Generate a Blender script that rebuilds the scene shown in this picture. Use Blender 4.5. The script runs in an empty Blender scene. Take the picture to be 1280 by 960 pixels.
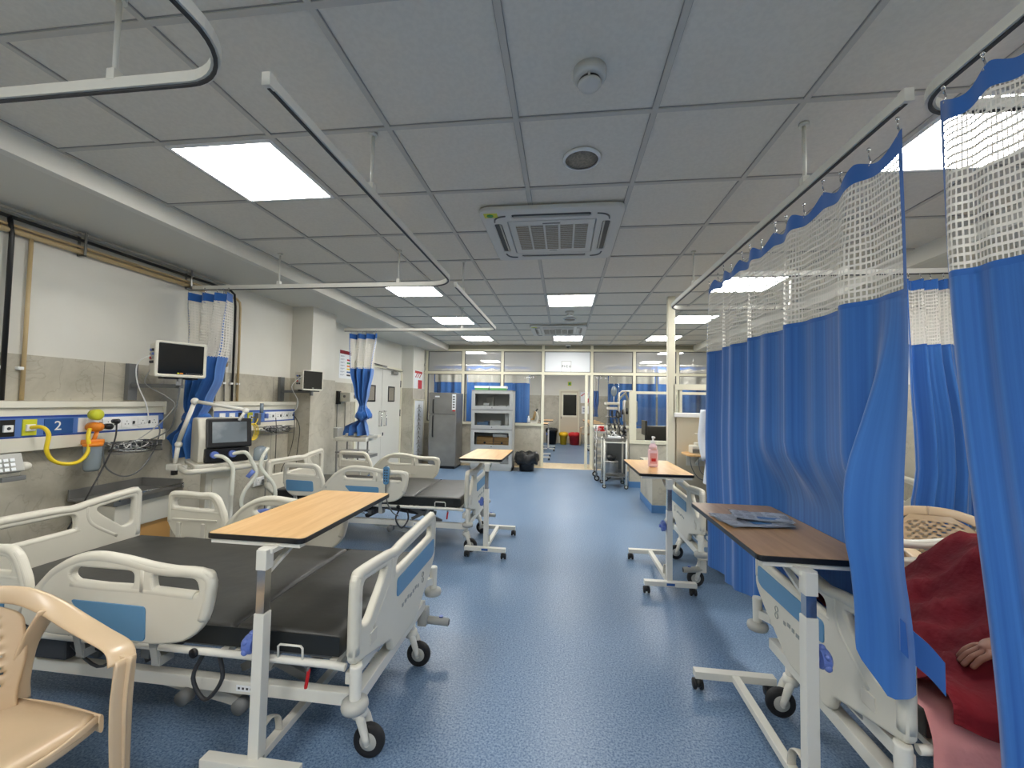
import bpy, bmesh, math, random
from mathutils import Vector, Matrix
random.seed(7)
S = bpy.context.scene; C = S.collection; D = bpy.data
PI = math.pi
# ------------------------------------------------------------------ camera, world, exposure
H = 1.43
cam = D.cameras.new('camera'); camo = D.objects.new('camera', cam); C.objects.link(camo); S.camera = camo
cam.sensor_width = 36; cam.lens = 514.0 * 36 / 1280; cam.clip_start = 0.02
yaw, pitch, roll = -.12468, .042424, .018574
f_ = Vector((math.sin(yaw) * math.cos(pitch), math.cos(yaw) * math.cos(pitch), math.sin(pitch)))
r_ = Vector((math.cos(yaw), -math.sin(yaw), 0)); u_ = r_.cross(f_)
r2 = r_ * math.cos(roll) + u_ * math.sin(roll); u2 = -r_ * math.sin(roll) + u_ * math.cos(roll)
M = Matrix((r2, u2, -f_)).transposed().to_4x4(); M.translation = Vector((0, 0, H)); camo.matrix_world = M
S.view_settings.view_transform = 'Standard'; S.view_settings.look = 'None'
S.view_settings.gamma = 1; S.view_settings.use_curve_mapping = False; S.view_settings.exposure = 0.0
W = D.worlds.new('world'); S.world = W; W.use_nodes = True
W.node_tree.nodes['Background'].inputs[0].default_value = (.8, .9, 1, 1); W.node_tree.nodes['Background'].inputs[1].default_value = 0.02
PANEL_STRENGTH = 30.5
S.cycles.max_bounces = 8; S.cycles.diffuse_bounces = 5; S.cycles.transparent_max_bounces = 16
S.cycles.caustics_reflective = False; S.cycles.caustics_refractive = False
S.cycles.sample_clamp_indirect = 4

# ------------------------------------------------------------------ materials
def lin(c): return tuple((x / 12.92 if x <= .04045 else ((x + .055) / 1.055) ** 2.4) for x in (v / 255 for v in c))
MT = {}
def mat(name, rgb, rough=.5, metal=0, spec=.5, coat=0, trans=0, alpha=1, noise=None, bump=None, emit=0, sheen=0):
    m = D.materials.new(name); m.use_nodes = True; nt = m.node_tree; b = nt.nodes['Principled BSDF']
    c = lin(rgb) + (1,)
    b.inputs['Base Color'].default_value = c; b.inputs['Roughness'].default_value = rough; b.inputs['Metallic'].default_value = metal
    b.inputs['Specular IOR Level'].default_value = spec; b.inputs['Coat Weight'].default_value = coat
    b.inputs['Transmission Weight'].default_value = trans; b.inputs['Alpha'].default_value = alpha
    b.inputs['Sheen Weight'].default_value = sheen
    if emit: b.inputs['Emission Color'].default_value = c; b.inputs['Emission Strength'].default_value = emit
    tc = nt.nodes.new('ShaderNodeTexCoord')
    def nz(scale, detail=4):
        n = nt.nodes.new('ShaderNodeTexNoise'); n.inputs['Scale'].default_value = scale; n.inputs['Detail'].default_value = detail
        nt.links.new(tc.outputs['Object'], n.inputs['Vector']); return n
    if noise:
        scale, rgb2, lo, hi = noise
        n = nz(scale); r = nt.nodes.new('ShaderNodeValToRGB')
        r.color_ramp.elements[0].position = lo; r.color_ramp.elements[1].position = hi
        r.color_ramp.elements[0].color = c; r.color_ramp.elements[1].color = lin(rgb2) + (1,)
        nt.links.new(n.outputs['Fac'], r.inputs['Fac']); nt.links.new(r.outputs['Color'], b.inputs['Base Color'])
    if bump:
        n = nz(bump[0]); bp = nt.nodes.new('ShaderNodeBump'); bp.inputs['Strength'].default_value = bump[1]; bp.inputs['Distance'].default_value = bump[2]
        nt.links.new(n.outputs['Fac'], bp.inputs['Height']); nt.links.new(bp.outputs['Normal'], b.inputs['Normal'])
    MT[name] = m; return m
mat('wall_paint', (226, 224, 214), .7, noise=(2.0, (220, 217, 206), .3, .7))
mat('soffit_paint', (216, 213, 202), .8)
mat('header_paint', (150, 146, 128), .8)
mat('tile_white', (226, 221, 209), .9, spec=.2, noise=(60, (221, 216, 204), .4, .6))
mat('tbar', (196, 193, 184), .6)
mat('shadow_gap', (95, 95, 95), .9)
mat('tile_gap_shade', (150, 150, 148), .9)
mat('plastic_white', (217, 213, 199), .38, noise=(3, (212, 208, 193), .3, .7))
mat('plastic_edge', (206, 202, 190), .45)
mat('bed_blue', (92, 140, 178), .4)
mat('paint_white', (222, 220, 210), .4)
mat('paint_grey', (176, 176, 170), .45)
mat('mech_grey', (110, 112, 112), .5)
mat('mech_dark', (52, 54, 58), .5)
mat('vinyl_black', (52, 52, 50), .42, bump=(9, .25, .01), noise=(5, (60, 60, 57), .3, .7))
mat('vinyl_side', (24, 28, 29), .5)
mat('rubber', (28, 28, 30), .6)
mat('chrome', (200, 200, 200), .18, 1)
mat('steel', (168, 168, 166), .3, 1, noise=(8, (140, 140, 138), .3, .7))
mat('dark_steel', (152, 151, 148), .36, .45, noise=(3, (130, 129, 126), .3, .7))
mat('black_plastic', (22, 22, 23), .35)
mat('screen', (10, 12, 12), .12, spec=.6)
mat('screen_grey', (120, 128, 134), .1, spec=.6, noise=(4, (156, 162, 166), .45, .6))
mat('knob_blue', (98, 120, 190), .35)
mat('hose_yellow', (236, 206, 40), .4)
mat('orange', (226, 132, 30), .4)
mat('yellow_green', (206, 208, 50), .4)
mat('red', (190, 24, 26), .45)
mat('deep_red', (134, 14, 32), .85, bump=(9, .6, .03), noise=(6, (108, 8, 24), .3, .7))
mat('pink_cloth', (226, 160, 160), .85, bump=(10, .5, .02))
mat('copper_beige', (196, 172, 128), .4)
mat('trunk_cream', (228, 224, 208), .45)
mat('trunk_blue', (92, 128, 196), .4)
mat('trunk_navy', (28, 84, 150), .4)
mat('edge_blue', (36, 72, 160), .4)
mat('white', (240, 240, 238), .5)
mat('label_white', (235, 238, 240), .5)
mat('chair_beige', (208, 184, 152), .28, noise=(3, (202, 177, 144), .3, .7))
mat('skin', (120, 76, 56), .5)
mat('hair', (20, 16, 14), .6)
mat('coat_white', (222, 228, 238), .8)
mat('trousers', (40, 44, 60), .8)
mat('frame_cream', (226, 222, 200), .45)
mat('pane_milky', (232, 236, 240), .4)
mat('oak_brown', (200, 152, 88), .5)
mat('cupboard_grey', (172, 174, 172), .45)
mat('threshold', (222, 204, 172), .4, noise=(12, (206, 184, 148), .3, .7))
mat('bag_black', (26, 27, 28), .35, bump=(14, .8, .02))
mat('green', (60, 150, 70), .5)
mat('pink_gel', (252, 214, 219), .25)
mat('clear_jar', (190, 205, 215), .15, trans=.6)
mat('tube_clear', (216, 216, 202), .3)
mat('paper', (216, 222, 232), .7)
mat('ink', (150, 156, 172), .7)
mat('skirt_blue', (84, 128, 178), .4)
mat('door_grey', (214, 213, 204), .45)
mat('lens_glass', (60, 64, 62), .1)
mat('sash_blue', (40, 100, 176), .8, sheen=.3)
mat('partition_beige', (206, 196, 172), .55)
mat('yellow_bin', (240, 190, 30), .4)
mat('red_bin', (206, 36, 40), .4)
mat('grey_logo', (150, 154, 150), .5)
mat('filter_grey', (150, 142, 128), .7, noise=(90, (126, 120, 108), .4, .6))
mat('ac_white', (206, 206, 200), .4)
mat('brown_metal', (150, 124, 78), .5)

def nodes(m): return m.node_tree, m.node_tree.nodes['Principled BSDF']
def lightpanel():
    m = D.materials.new('light_panel'); m.use_nodes = True; nt, b = nodes(m)
    b.inputs['Base Color'].default_value = (.9, .9, .9, 1); b.inputs['Emission Color'].default_value = (1, .978, .93, 1); b.inputs['Emission Strength'].default_value = PANEL_STRENGTH
    MT['light_panel'] = m
lightpanel()
def film():
    m = D.materials.new('film_pane'); m.use_nodes = True; nt = m.node_tree; nt.nodes.clear(); L = nt.links
    o = nt.nodes.new('ShaderNodeOutputMaterial'); t = nt.nodes.new('ShaderNodeBsdfTransparent'); g = nt.nodes.new('ShaderNodeBsdfPrincipled'); x = nt.nodes.new('ShaderNodeMixShader')
    g.inputs['Base Color'].default_value = (.8, .8, .77, 1); g.inputs['Roughness'].default_value = .25; x.inputs[0].default_value = .36
    L.new(t.outputs[0], x.inputs[1]); L.new(g.outputs[0], x.inputs[2]); L.new(x.outputs[0], o.inputs[0]); MT['film_pane'] = m
film()
def stone():
    m = mat('stone', (186, 180, 164), .38); nt, b = nodes(m); L = nt.links
    tc = nt.nodes['Texture Coordinate']
    n1 = nt.nodes.new('ShaderNodeTexNoise'); n1.inputs['Scale'].default_value = 1.7; n1.inputs['Detail'].default_value = 9; n1.inputs['Roughness'].default_value = .68; n1.inputs['Distortion'].default_value = .8
    L.new(tc.outputs['Object'], n1.inputs['Vector'])
    r = nt.nodes.new('ShaderNodeValToRGB'); e = r.color_ramp.elements
    e[0].position = .34; e[0].color = lin((168, 162, 145)) + (1,); e[1].position = .6; e[1].color = lin((196, 190, 173)) + (1,)
    L.new(n1.outputs['Fac'], r.inputs['Fac'])
    n2 = nt.nodes.new('ShaderNodeTexNoise'); n2.inputs['Scale'].default_value = 3.4; n2.inputs['Detail'].default_value = 6; n2.inputs['Distortion'].default_value = 1.2
    L.new(tc.outputs['Object'], n2.inputs['Vector'])
    r2_ = nt.nodes.new('ShaderNodeValToRGB'); e = r2_.color_ramp.elements; e[0].position = .485; e[0].color = (1, 1, 1, 1); e[1].position = .5; e[1].color = (.72, .7, .67, 1)
    e3 = r2_.color_ramp.elements.new(.515); e3.color = (1, 1, 1, 1)
    L.new(n2.outputs['Fac'], r2_.inputs['Fac'])
    mx = nt.nodes.new('ShaderNodeMix'); mx.data_type = 'RGBA'; mx.blend_type = 'MULTIPLY'; mx.inputs['Factor'].default_value = .55
    L.new(r.outputs['Color'], mx.inputs[6]); L.new(r2_.outputs['Color'], mx.inputs[7])
    L.new(mx.outputs[2], b.inputs['Base Color'])
stone()
def floor_mat():
    m = mat('floor_vinyl', (96, 134, 176), .36, spec=.4); nt, b = nodes(m); L = nt.links; tc = nt.nodes['Texture Coordinate']
    n = nt.nodes.new('ShaderNodeTexNoise'); n.inputs['Scale'].default_value = 110; n.inputs['Detail'].default_value = 3; n.inputs['Roughness'].default_value = .7
    L.new(tc.outputs['Object'], n.inputs['Vector'])
    r = nt.nodes.new('ShaderNodeValToRGB'); e = r.color_ramp.elements
    e[0].position = .36; e[0].color = lin((66, 95, 130)) + (1,); e[1].position = .66; e[1].color = lin((138, 161, 187)) + (1,)
    L.new(n.outputs['Fac'], r.inputs['Fac'])
    n2 = nt.nodes.new('ShaderNodeTexNoise'); n2.inputs['Scale'].default_value = 1.2; n2.inputs['Detail'].default_value = 5
    L.new(tc.outputs['Object'], n2.inputs['Vector'])
    mr = nt.nodes.new('ShaderNodeMapRange'); mr.inputs['To Min'].default_value = .26; mr.inputs['To Max'].default_value = .42
    L.new(n2.outputs['Fac'], mr.inputs['Value']); L.new(mr.outputs['Result'], b.inputs['Roughness'])
    L.new(r.outputs['Color'], b.inputs['Base Color'])
floor_mat()
def wood():
    m = mat('wood_top', (222, 176, 118), .34); nt, b = nodes(m); L = nt.links; tc = nt.nodes['Texture Coordinate']
    mp = nt.nodes.new('ShaderNodeMapping'); mp.inputs['Scale'].default_value = (14, 1.4, 8); L.new(tc.outputs['Object'], mp.inputs['Vector'])
    n = nt.nodes.new('ShaderNodeTexNoise'); n.inputs['Scale'].default_value = 2.2; n.inputs['Detail'].default_value = 7; n.inputs['Distortion'].default_value = .5
    L.new(mp.outputs['Vector'], n.inputs['Vector'])
    r = nt.nodes.new('ShaderNodeValToRGB'); e = r.color_ramp.elements; e[0].position = .3; e[0].color = lin((210, 165, 108)) + (1,); e[1].position = .7; e[1].color = lin((226, 186, 132)) + (1,)
    L.new(n.outputs['Fac'], r.inputs['Fac']); L.new(r.outputs['Color'], b.inputs['Base Color'])
wood()
def fabric_():
    pass
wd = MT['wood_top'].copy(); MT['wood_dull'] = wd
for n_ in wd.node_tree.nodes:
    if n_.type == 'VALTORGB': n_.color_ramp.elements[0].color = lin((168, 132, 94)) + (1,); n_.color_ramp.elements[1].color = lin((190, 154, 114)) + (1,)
def fabric():
    m = mat('curtain_blue', (38, 100, 178), .75, sheen=.35); nt, b = nodes(m); L = nt.links
    uv = nt.nodes.new('ShaderNodeUVMap'); mp = nt.nodes.new('ShaderNodeMapping'); mp.inputs['Scale'].default_value = (40, .4, 1); L.new(uv.outputs['UV'], mp.inputs['Vector'])
    n = nt.nodes.new('ShaderNodeTexNoise'); n.inputs['Scale'].default_value = 1; n.inputs['Detail'].default_value = 5; L.new(mp.outputs['Vector'], n.inputs['Vector'])
    r = nt.nodes.new('ShaderNodeValToRGB'); e = r.color_ramp.elements; e[0].position = .3; e[0].color = lin((34, 94, 170)) + (1,); e[1].position = .72; e[1].color = lin((58, 120, 194)) + (1,)
    L.new(n.outputs['Fac'], r.inputs['Fac']); L.new(r.outputs['Color'], b.inputs['Base Color'])
fabric()
def net():
    m = mat('net_mesh', (232, 228, 218), .8); nt, b = nodes(m); L = nt.links
    uv = nt.nodes.new('ShaderNodeUVMap'); sp = nt.nodes.new('ShaderNodeSeparateXYZ'); L.new(uv.outputs['UV'], sp.inputs['Vector'])
    def band(o):
        a = nt.nodes.new('ShaderNodeMath'); a.operation = 'MULTIPLY'; a.inputs[1].default_value = 1 / .024; L.new(o, a.inputs[0])
        f = nt.nodes.new('ShaderNodeMath'); f.operation = 'FRACT'; L.new(a.outputs[0], f.inputs[0])
        g = nt.nodes.new('ShaderNodeMath'); g.operation = 'LESS_THAN'; g.inputs[1].default_value = .34; L.new(f.outputs[0], g.inputs[0]); return g
    mx = nt.nodes.new('ShaderNodeMath'); mx.operation = 'MAXIMUM'
    L.new(band(sp.outputs['X']).outputs[0], mx.inputs[0]); L.new(band(sp.outputs['Y']).outputs[0], mx.inputs[1])
    L.new(mx.outputs[0], b.inputs['Alpha'])
net()
def glass():
    m = D.materials.new('glass_pane'); m.use_nodes = True; nt = m.node_tree; nt.nodes.clear(); L = nt.links
    o = nt.nodes.new('ShaderNodeOutputMaterial'); t = nt.nodes.new('ShaderNodeBsdfTransparent'); g = nt.nodes.new('ShaderNodeBsdfGlossy'); x = nt.nodes.new('ShaderNodeMixShader'); fr = nt.nodes.new('ShaderNodeFresnel')
    t.inputs[0].default_value = (.93, .95, .94, 1); g.inputs['Roughness'].default_value = .03; fr.inputs[0].default_value = 1.6
    L.new(fr.outputs[0], x.inputs[0]); L.new(t.outputs[0], x.inputs[1]); L.new(g.outputs[0], x.inputs[2]); L.new(x.outputs[0], o.inputs[0])
    MT['glass_pane'] = m
glass()

# ------------------------------------------------------------------ mesh helpers
def V(*a): return Vector(a)
def wm(o):
    return wm(o.parent) @ o.matrix_basis if o.parent else o.matrix_basis.copy()
class MB:
    def __init__(s): s.bm = bmesh.new(); s.mats = []; s.cur = 0; s.uv = None
    def m(s, name):
        if name not in s.mats: s.mats.append(name)
        s.cur = s.mats.index(name); return s
    def _fin(s, faces, smooth=False):
        for f in faces: f.material_index = s.cur; f.smooth = smooth
    def box(s, c, d, rot=None, bev=0):
        r = bmesh.ops.create_cube(s.bm, size=1); vs = r['verts']
        M_ = Matrix.Translation(c) @ (rot.to_4x4() if rot else Matrix()) @ Matrix.Diagonal((d[0], d[1], d[2], 1))
        bmesh.ops.transform(s.bm, matrix=M_, verts=vs)
        fs = list({f for v in vs for f in v.link_faces})
        if bev:
            es = list({e for f in fs for e in f.edges})
            n0 = set(s.bm.faces)
            rr = bmesh.ops.bevel(s.bm, geom=es, offset=min(bev, min(d) * .45), segments=2, affect='EDGES', profile=.6)
            fs = [f for f in set(s.bm.faces) if f not in n0 or f in fs]
            fs = [f for f in fs if f.is_valid]
            s._fin(fs, False)
            return s
        s._fin(fs); return s
    def bx(s, x0, x1, y0, y1, z0, z1, bev=0):
        return s.box(((x0 + x1) / 2, (y0 + y1) / 2, (z0 + z1) / 2), (abs(x1 - x0), abs(y1 - y0), abs(z1 - z0)), None, bev)
    def bar(s, a, b, w, h, up=(0, 0, 1), bev=0):
        a, b = Vector(a), Vector(b); d = (b - a); l = d.length; d.normalize(); u = Vector(up)
        sd = d.cross(u)
        if sd.length < 1e-4: sd = d.cross(Vector((1, 0, 0)))
        sd.normalize(); u = sd.cross(d)
        return s.box((a + b) / 2, (w, l, h), Matrix((sd, d, u)).transposed(), bev)
    def rings(s, rs, closed_ends=True, smooth=True, loop=False):
        vr = [[s.bm.verts.new(p) for p in r] for r in rs]; n = len(vr[0]); fs = []
        rng = range(len(vr) if loop else len(vr) - 1)
        for i in rng:
            A, B = vr[i], vr[(i + 1) % len(vr)]
            for j in range(n):
                fs.append(s.bm.faces.new((A[j], A[(j + 1) % n], B[(j + 1) % n], B[j])))
        s._fin(fs, smooth)
        if closed_ends and not loop:
            e = [s.bm.faces.new(list(reversed(vr[0]))), s.bm.faces.new(vr[-1])]; s._fin(e, False)
        return s
    def tube(s, pts, r, n=8, loop=False, smooth_pts=0, flat=1.0):
        pts = [Vector(p) for p in pts]
        if smooth_pts: pts = catmull(pts, smooth_pts, loop)
        rr = r if isinstance(r, (list, tuple)) else None
        out = []; N = len(pts); prev = None
        for i, p in enumerate(pts):
            a = pts[(i - 1) % N] if (i > 0 or loop) else p; b = pts[(i + 1) % N] if (i < N - 1 or loop) else p
            t = (b - a).normalized()
            if prev is None:
                u = Vector((0, 0, 1)) if abs(t.z) < .9 else Vector((1, 0, 0))
                u = (u - t * u.dot(t)).normalized()
            else:
                u = (prev - t * prev.dot(t))
                u = u.normalized() if u.length > 1e-6 else prev
            prev = u; v = t.cross(u)
            q = rr[min(int(i * len(rr) / N), len(rr) - 1)] if rr else r
            if rr and len(rr) > 1:
                g = i / max(N - 1, 1) * (len(rr) - 1); k = min(int(g), len(rr) - 2); q = rr[k] + (rr[k + 1] - rr[k]) * (g - k)
            out.append([p + (u * math.cos(2 * PI * j / n) * flat + v * math.sin(2 * PI * j / n)) * q for j in range(n)])
        return s.rings(out, True, True, loop)
    def cyl(s, a, b, r, r2=None, n=16):
        return s.tube([a, b], [r, r if r2 is None else r2], n)
    def lathe(s, prof, c=(0, 0, 0), n=20, axis='z', smooth=True, caps=True):
        c = Vector(c); rs = []
        for r, z in prof:
            ring = []
            for j in range(n):
                a = 2 * PI * j / n; x, y = max(r, 1e-4) * math.cos(a), max(r, 1e-4) * math.sin(a)
                p = {'z': Vector((x, y, z)), 'x': Vector((z, x, y)), 'y': Vector((y, z, x))}[axis]; ring.append(c + p)
            rs.append(ring)
        return s.rings(rs, caps, smooth)
    def ball(s, c, r, sc=(1, 1, 1), n=14):
        R = bmesh.ops.create_uvsphere(s.bm, u_segments=n, v_segments=max(6, n // 2), radius=r)
        bmesh.ops.transform(s.bm, matrix=Matrix.Translation(c) @ Matrix.Diagonal((*sc, 1)), verts=R['verts'])
        s._fin({f for v in R['verts'] for f in v.link_faces}, True); return s
    def quad(s, ps, smooth=False):
        f = s.bm.faces.new([s.bm.verts.new(p) for p in ps]); s._fin([f], smooth); return s
    def mesh(s, me, M_):
        n0 = len(s.bm.faces); nv = len(s.bm.verts)
        s.bm.from_mesh(me); s.bm.verts.ensure_lookup_table(); s.bm.faces.ensure_lookup_table()
        vs = s.bm.verts[nv:]; bmesh.ops.transform(s.bm, matrix=M_, verts=vs)
        s._fin(s.bm.faces[n0:], False); return s
    def board(s, outer, holes, th, M_, bev=.01, res=2):
        cu = D.curves.new('tmp', 'CURVE'); cu.dimensions = '2D'; cu.fill_mode = 'BOTH'
        for pl in [outer] + holes:
            sp = cu.splines.new('POLY'); sp.points.add(len(pl) - 1)
            for i, p in enumerate(pl): sp.points[i].co = (p[0], p[1], 0, 1)
            sp.use_cyclic_u = True
        cu.extrude = th / 2 - bev; cu.bevel_depth = bev; cu.bevel_resolution = res; cu.offset = -bev
        ob = D.objects.new('tmp', cu); me = D.meshes.new_from_object(ob)
        s.mesh(me, M_); D.objects.remove(ob); D.curves.remove(cu); D.meshes.remove(me); return s
    def text(s, body, size, M_, th=.002, align='CENTER', bold=0):
        cu = D.curves.new('tmp', 'FONT'); cu.body = body; cu.offset = bold; cu.size = size; cu.align_x = align; cu.align_y = 'CENTER'; cu.extrude = th
        ob = D.objects.new('tmp', cu); me = D.meshes.new_from_object(ob)
        s.mesh(me, M_); D.objects.remove(ob); D.curves.remove(cu); D.meshes.remove(me); return s
    def warp(s, fn):
        for v in s.bm.verts: v.co = fn(v.co)
        return s
    def build(s, name, mat_=None, parent=None, world=False):
        if mat_ and not s.mats: s.mats = [mat_]
        bmesh.ops.recalc_face_normals(s.bm, faces=s.bm.faces) if s.uv is None else None
        me = D.meshes.new(name); 
        if parent is None:
            xs = [v.co for v in s.bm.verts]
            c = Vector(((min(p.x for p in xs) + max(p.x for p in xs)) / 2, (min(p.y for p in xs) + max(p.y for p in xs)) / 2, min(p.z for p in xs)))
            for v in s.bm.verts: v.co -= c
        elif world:
            I = wm(parent).inverted()
            for v in s.bm.verts: v.co = I @ v.co
        s.bm.to_mesh(me); s.bm.free()
        for n in s.mats: me.materials.append(MT[n])
        o = D.objects.new(name, me); C.objects.link(o)
        if parent is None: o.location = c
        else: o.parent = parent
        return o
def catmull(P, k, loop=False):
    out = []; N = len(P)
    for i in range(N if loop else N - 1):
        p0 = P[(i - 1) % N] if (loop or i > 0) else P[i]; p1 = P[i]; p2 = P[(i + 1) % N]; p3 = P[(i + 2) % N] if (loop or i < N - 2) else p2
        for j in range(k):
            t = j / k
            out.append(.5 * ((2 * p1) + (p2 - p0) * t + (2 * p0 - 5 * p1 + 4 * p2 - p3) * t * t + (3 * p1 - p0 - 3 * p2 + p3) * t ** 3))
    if not loop: out.append(P[-1])
    return out
def rp(pts, r=.02, n=4):
    """round polygon corners; a point may carry its own radius"""
    out = []; N = len(pts)
    for i in range(N):
        p = Vector(pts[i][:2]); q = pts[i][2] if len(pts[i]) > 2 else r
        a = Vector(pts[i - 1][:2]) - p; b = Vector(pts[(i + 1) % N][:2]) - p
        k = min(q, a.length * .48, b.length * .48); a.normalize(); b.normalize()
        A = p + a * k; B = p + b * k
        for j in range(n + 1):
            t = j / n; out.append(((1 - t) ** 2 * A + 2 * t * (1 - t) * p + t * t * B)[:])
    return out
def rect(x0, x1, y0, y1, r=.02): return rp([(x0, y0), (x1, y0), (x1, y1), (x0, y1)], r)
def plane_M(o, ax, ay):
    ax = Vector(ax).normalized(); ay = Vector(ay).normalized(); M_ = Matrix((ax, ay, ax.cross(ay))).transposed().to_4x4(); M_.translation = Vector(o); return M_
def thing(name, label, cat, loc=(0, 0, 0), rz=0, group=None):
    o = D.objects.new(name, None); C.objects.link(o); o.location = loc; o.rotation_euler = (0, 0, rz); o.empty_display_size = .1
    o['label'] = label; o['category'] = cat
    if group: o['group'] = group
    o.matrix_basis = Matrix.Translation(loc) @ Matrix.Rotation(rz, 4, 'Z')
    return o
def tag(o, label, cat, group=None):
    o['label'] = label; o['category'] = cat
    if group: o['group'] = group
    return o
def struct(o): o['kind'] = 'structure'; return o
KIDS = {}
def kids(o): return [x for x in C.objects if x.parent == o]
def dup(o, parent=None, loc=None, rz=0, label=None):
    c = o.copy(); C.objects.link(c)
    if parent: c.parent = parent
    if loc is not None: c.matrix_basis = Matrix.Translation(loc) @ Matrix.Rotation(rz, 4, 'Z')
    if label: c['label'] = label
    for k in kids(o): dup(k, c)
    return c

# ------------------------------------------------------------------ the room
XL, XR, YG, YB = -3.4, 3.4, 9.15, -4.0
ZC, ZS, ZW = 2.69, 2.57, 1.67
PXL, PXR, YP = -4.4, 4.4, 14.6          # room behind the glass
m = MB().m('floor_vinyl'); m.bx(-4.6, 4.6, YB - .1, YP + .1, -.1, 0)
struct(m.build('floor'))
m = MB().m('threshold').bx(XL, XR, 8.98, 9.78, -.02, .004)
struct(m.build('trim_1'))
# ceiling: recessed tiles on a T-bar grid, with a lower plastered soffit each side
cx0, cx1 = -2.63, 2.74
holes = []
GX = lambda k: -.226 + .6 * k
GY = lambda k: 1.178 + .6 * k
LIGHTS = [(-3, 1, 'large lit square ceiling panel over the nearest left bed'), (-3, 5, 'lit square ceiling panel crossed by the curtain rail on the left'), (-3, 8, 'lit square ceiling panel, third along the left row'), (-3, 11, 'lit square ceiling panel, farthest of the left row'),
          (0, 6, 'lit square ceiling panel between the two air conditioning cassettes'), (0, 11, 'lit square ceiling panel just behind the far cassette'),
          (3, 1, 'large lit square ceiling panel seen between the two blue curtains'), (3, 5, 'lit square ceiling panel seen through the curtain netting'), (3, 8, 'lit square ceiling panel right of the white post top'), (3, 11, 'lit square ceiling panel, farthest of the right row, behind the white post')]
HID = [(-3, -3), (3, -3), (0, -3), (-3, -7), (3, -7), (0, -7)]
lit = {(a, b) for a, b, *_ in LIGHTS} | set(HID)
m = MB()
m.m('tile_white').bx(cx0 - .06, cx1 + .06, YB, YG, ZC + .007, ZC + .1)
for k in range(-4, 6):
    x = GX(k)
    m.m('tile_gap_shade').bx(x - .0145, x + .0145, YB, YG, ZC + .003, ZC + .0068)  # grey strip peeking out beside each bar paints the shadow along its edges
    m.m('tbar').bx(x - .012, x + .012, YB, YG, ZC - .001, ZC + .006)
for k in range(-8, 14):
    y = GY(k)
    m.m('tile_gap_shade').bx(cx0, cx1, y - .0145, y + .0145, ZC + .003, ZC + .0067)
    m.m('tbar').bx(cx0, cx1, y - .012, y + .012, ZC - .0008, ZC + .006)
m.m('soffit_paint').bx(XL, cx0 - .06, YB, YG, ZS, ZC + .1).bx(cx1 + .06, XR, YB, YG, ZS, ZC + .1)
m.m('wall_paint').bx(cx0 - .06, cx0, YB, YG, ZS, ZC + .1).bx(cx1, cx1 + .06, YB, YG, ZS, ZC + .1)
struct(m.build('ceiling'))
# far room ceiling
m = MB().m('tile_white').bx(PXL, PXR, YG + .06, YP, ZC, ZC + .1)
m.m('tbar')
for k in range(-7, 8): m.bx(GX(k) - .012, GX(k) + .012, YG + .06, YP, ZC - .003, ZC)
for k in range(14, 23): m.bx(PXL, PXR, GY(k) - .012, GY(k) + .012, ZC - .003, ZC)
struct(m.build('trim_2'))
# walls
def wall(name, x0, x1, y0, y1, ax, side, zt=2.9):
    m = MB().m('wall_paint').bx(x0, x1, y0, y1, 0, zt)
    t = .014; m.m('stone')
    if ax == 'x':
        if side > 0: m.bx(x1, x1 + t, y0, y1, 0, ZW)
        else: m.bx(x0 - t, x0, y0, y1, 0, ZW)
        m.m('shadow_gap')
        xx = (x1 + t) if side > 0 else (x0 - t)
        for i in range(int((y1 - y0) / .9) + 1):
            yy = y0 + .35 + .9 * i
            if yy < y1: m.bx(xx - .001, xx + .0008, yy - .0012, yy + .0012, 0, ZW)
    else:
        if side > 0: m.bx(x0, x1, y1, y1 + t, 0, ZW)
        else: m.bx(x0, x1, y0 - t, y0, 0, ZW)
    return m
m = wall('wall_left', XL - .15, XL, YB, YG, 'x', 1)
for (y0, y1, d) in ((4.76, 5.28, .28), (8.3, 8.98, .26)):       # two square columns standing out of the wall
    m.m('wall_paint').bx(XL, XL + d, y0, y1, ZW, ZC)
    m.m('stone').bx(XL, XL + d + .012, y0 - .012, y1 + .012, 0, ZW)
struct(m.build('wall_left'))
struct(wall('wall_right', XR, XR + .15, YB, YG, 'x', -1).build('wall_right'))
struct(wall('wall_back', XL, XR, YB - .15, YB, 'y', 1).build('wall_back'))
struct(wall('wall_far', PXL, PXR, YP, YP + .15, 'y', -1).build('wall_far'))
struct(wall('wall_far_left', PXL - .15, PXL, YG + .06, YP, 'x', 1).build('wall_far_left'))
struct(wall('wall_far_right', PXR, PXR + .15, YG + .06, YP, 'x', -1).build('wall_far_right'))
m = MB().m('skirt_blue').bx(XL + .014, XL + .02, 5.3, 7.0, 0, .1).bx(XR - .02, XR - .014, YB, YG, 0, .1)
struct(m.build('baseboard_left'))
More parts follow.
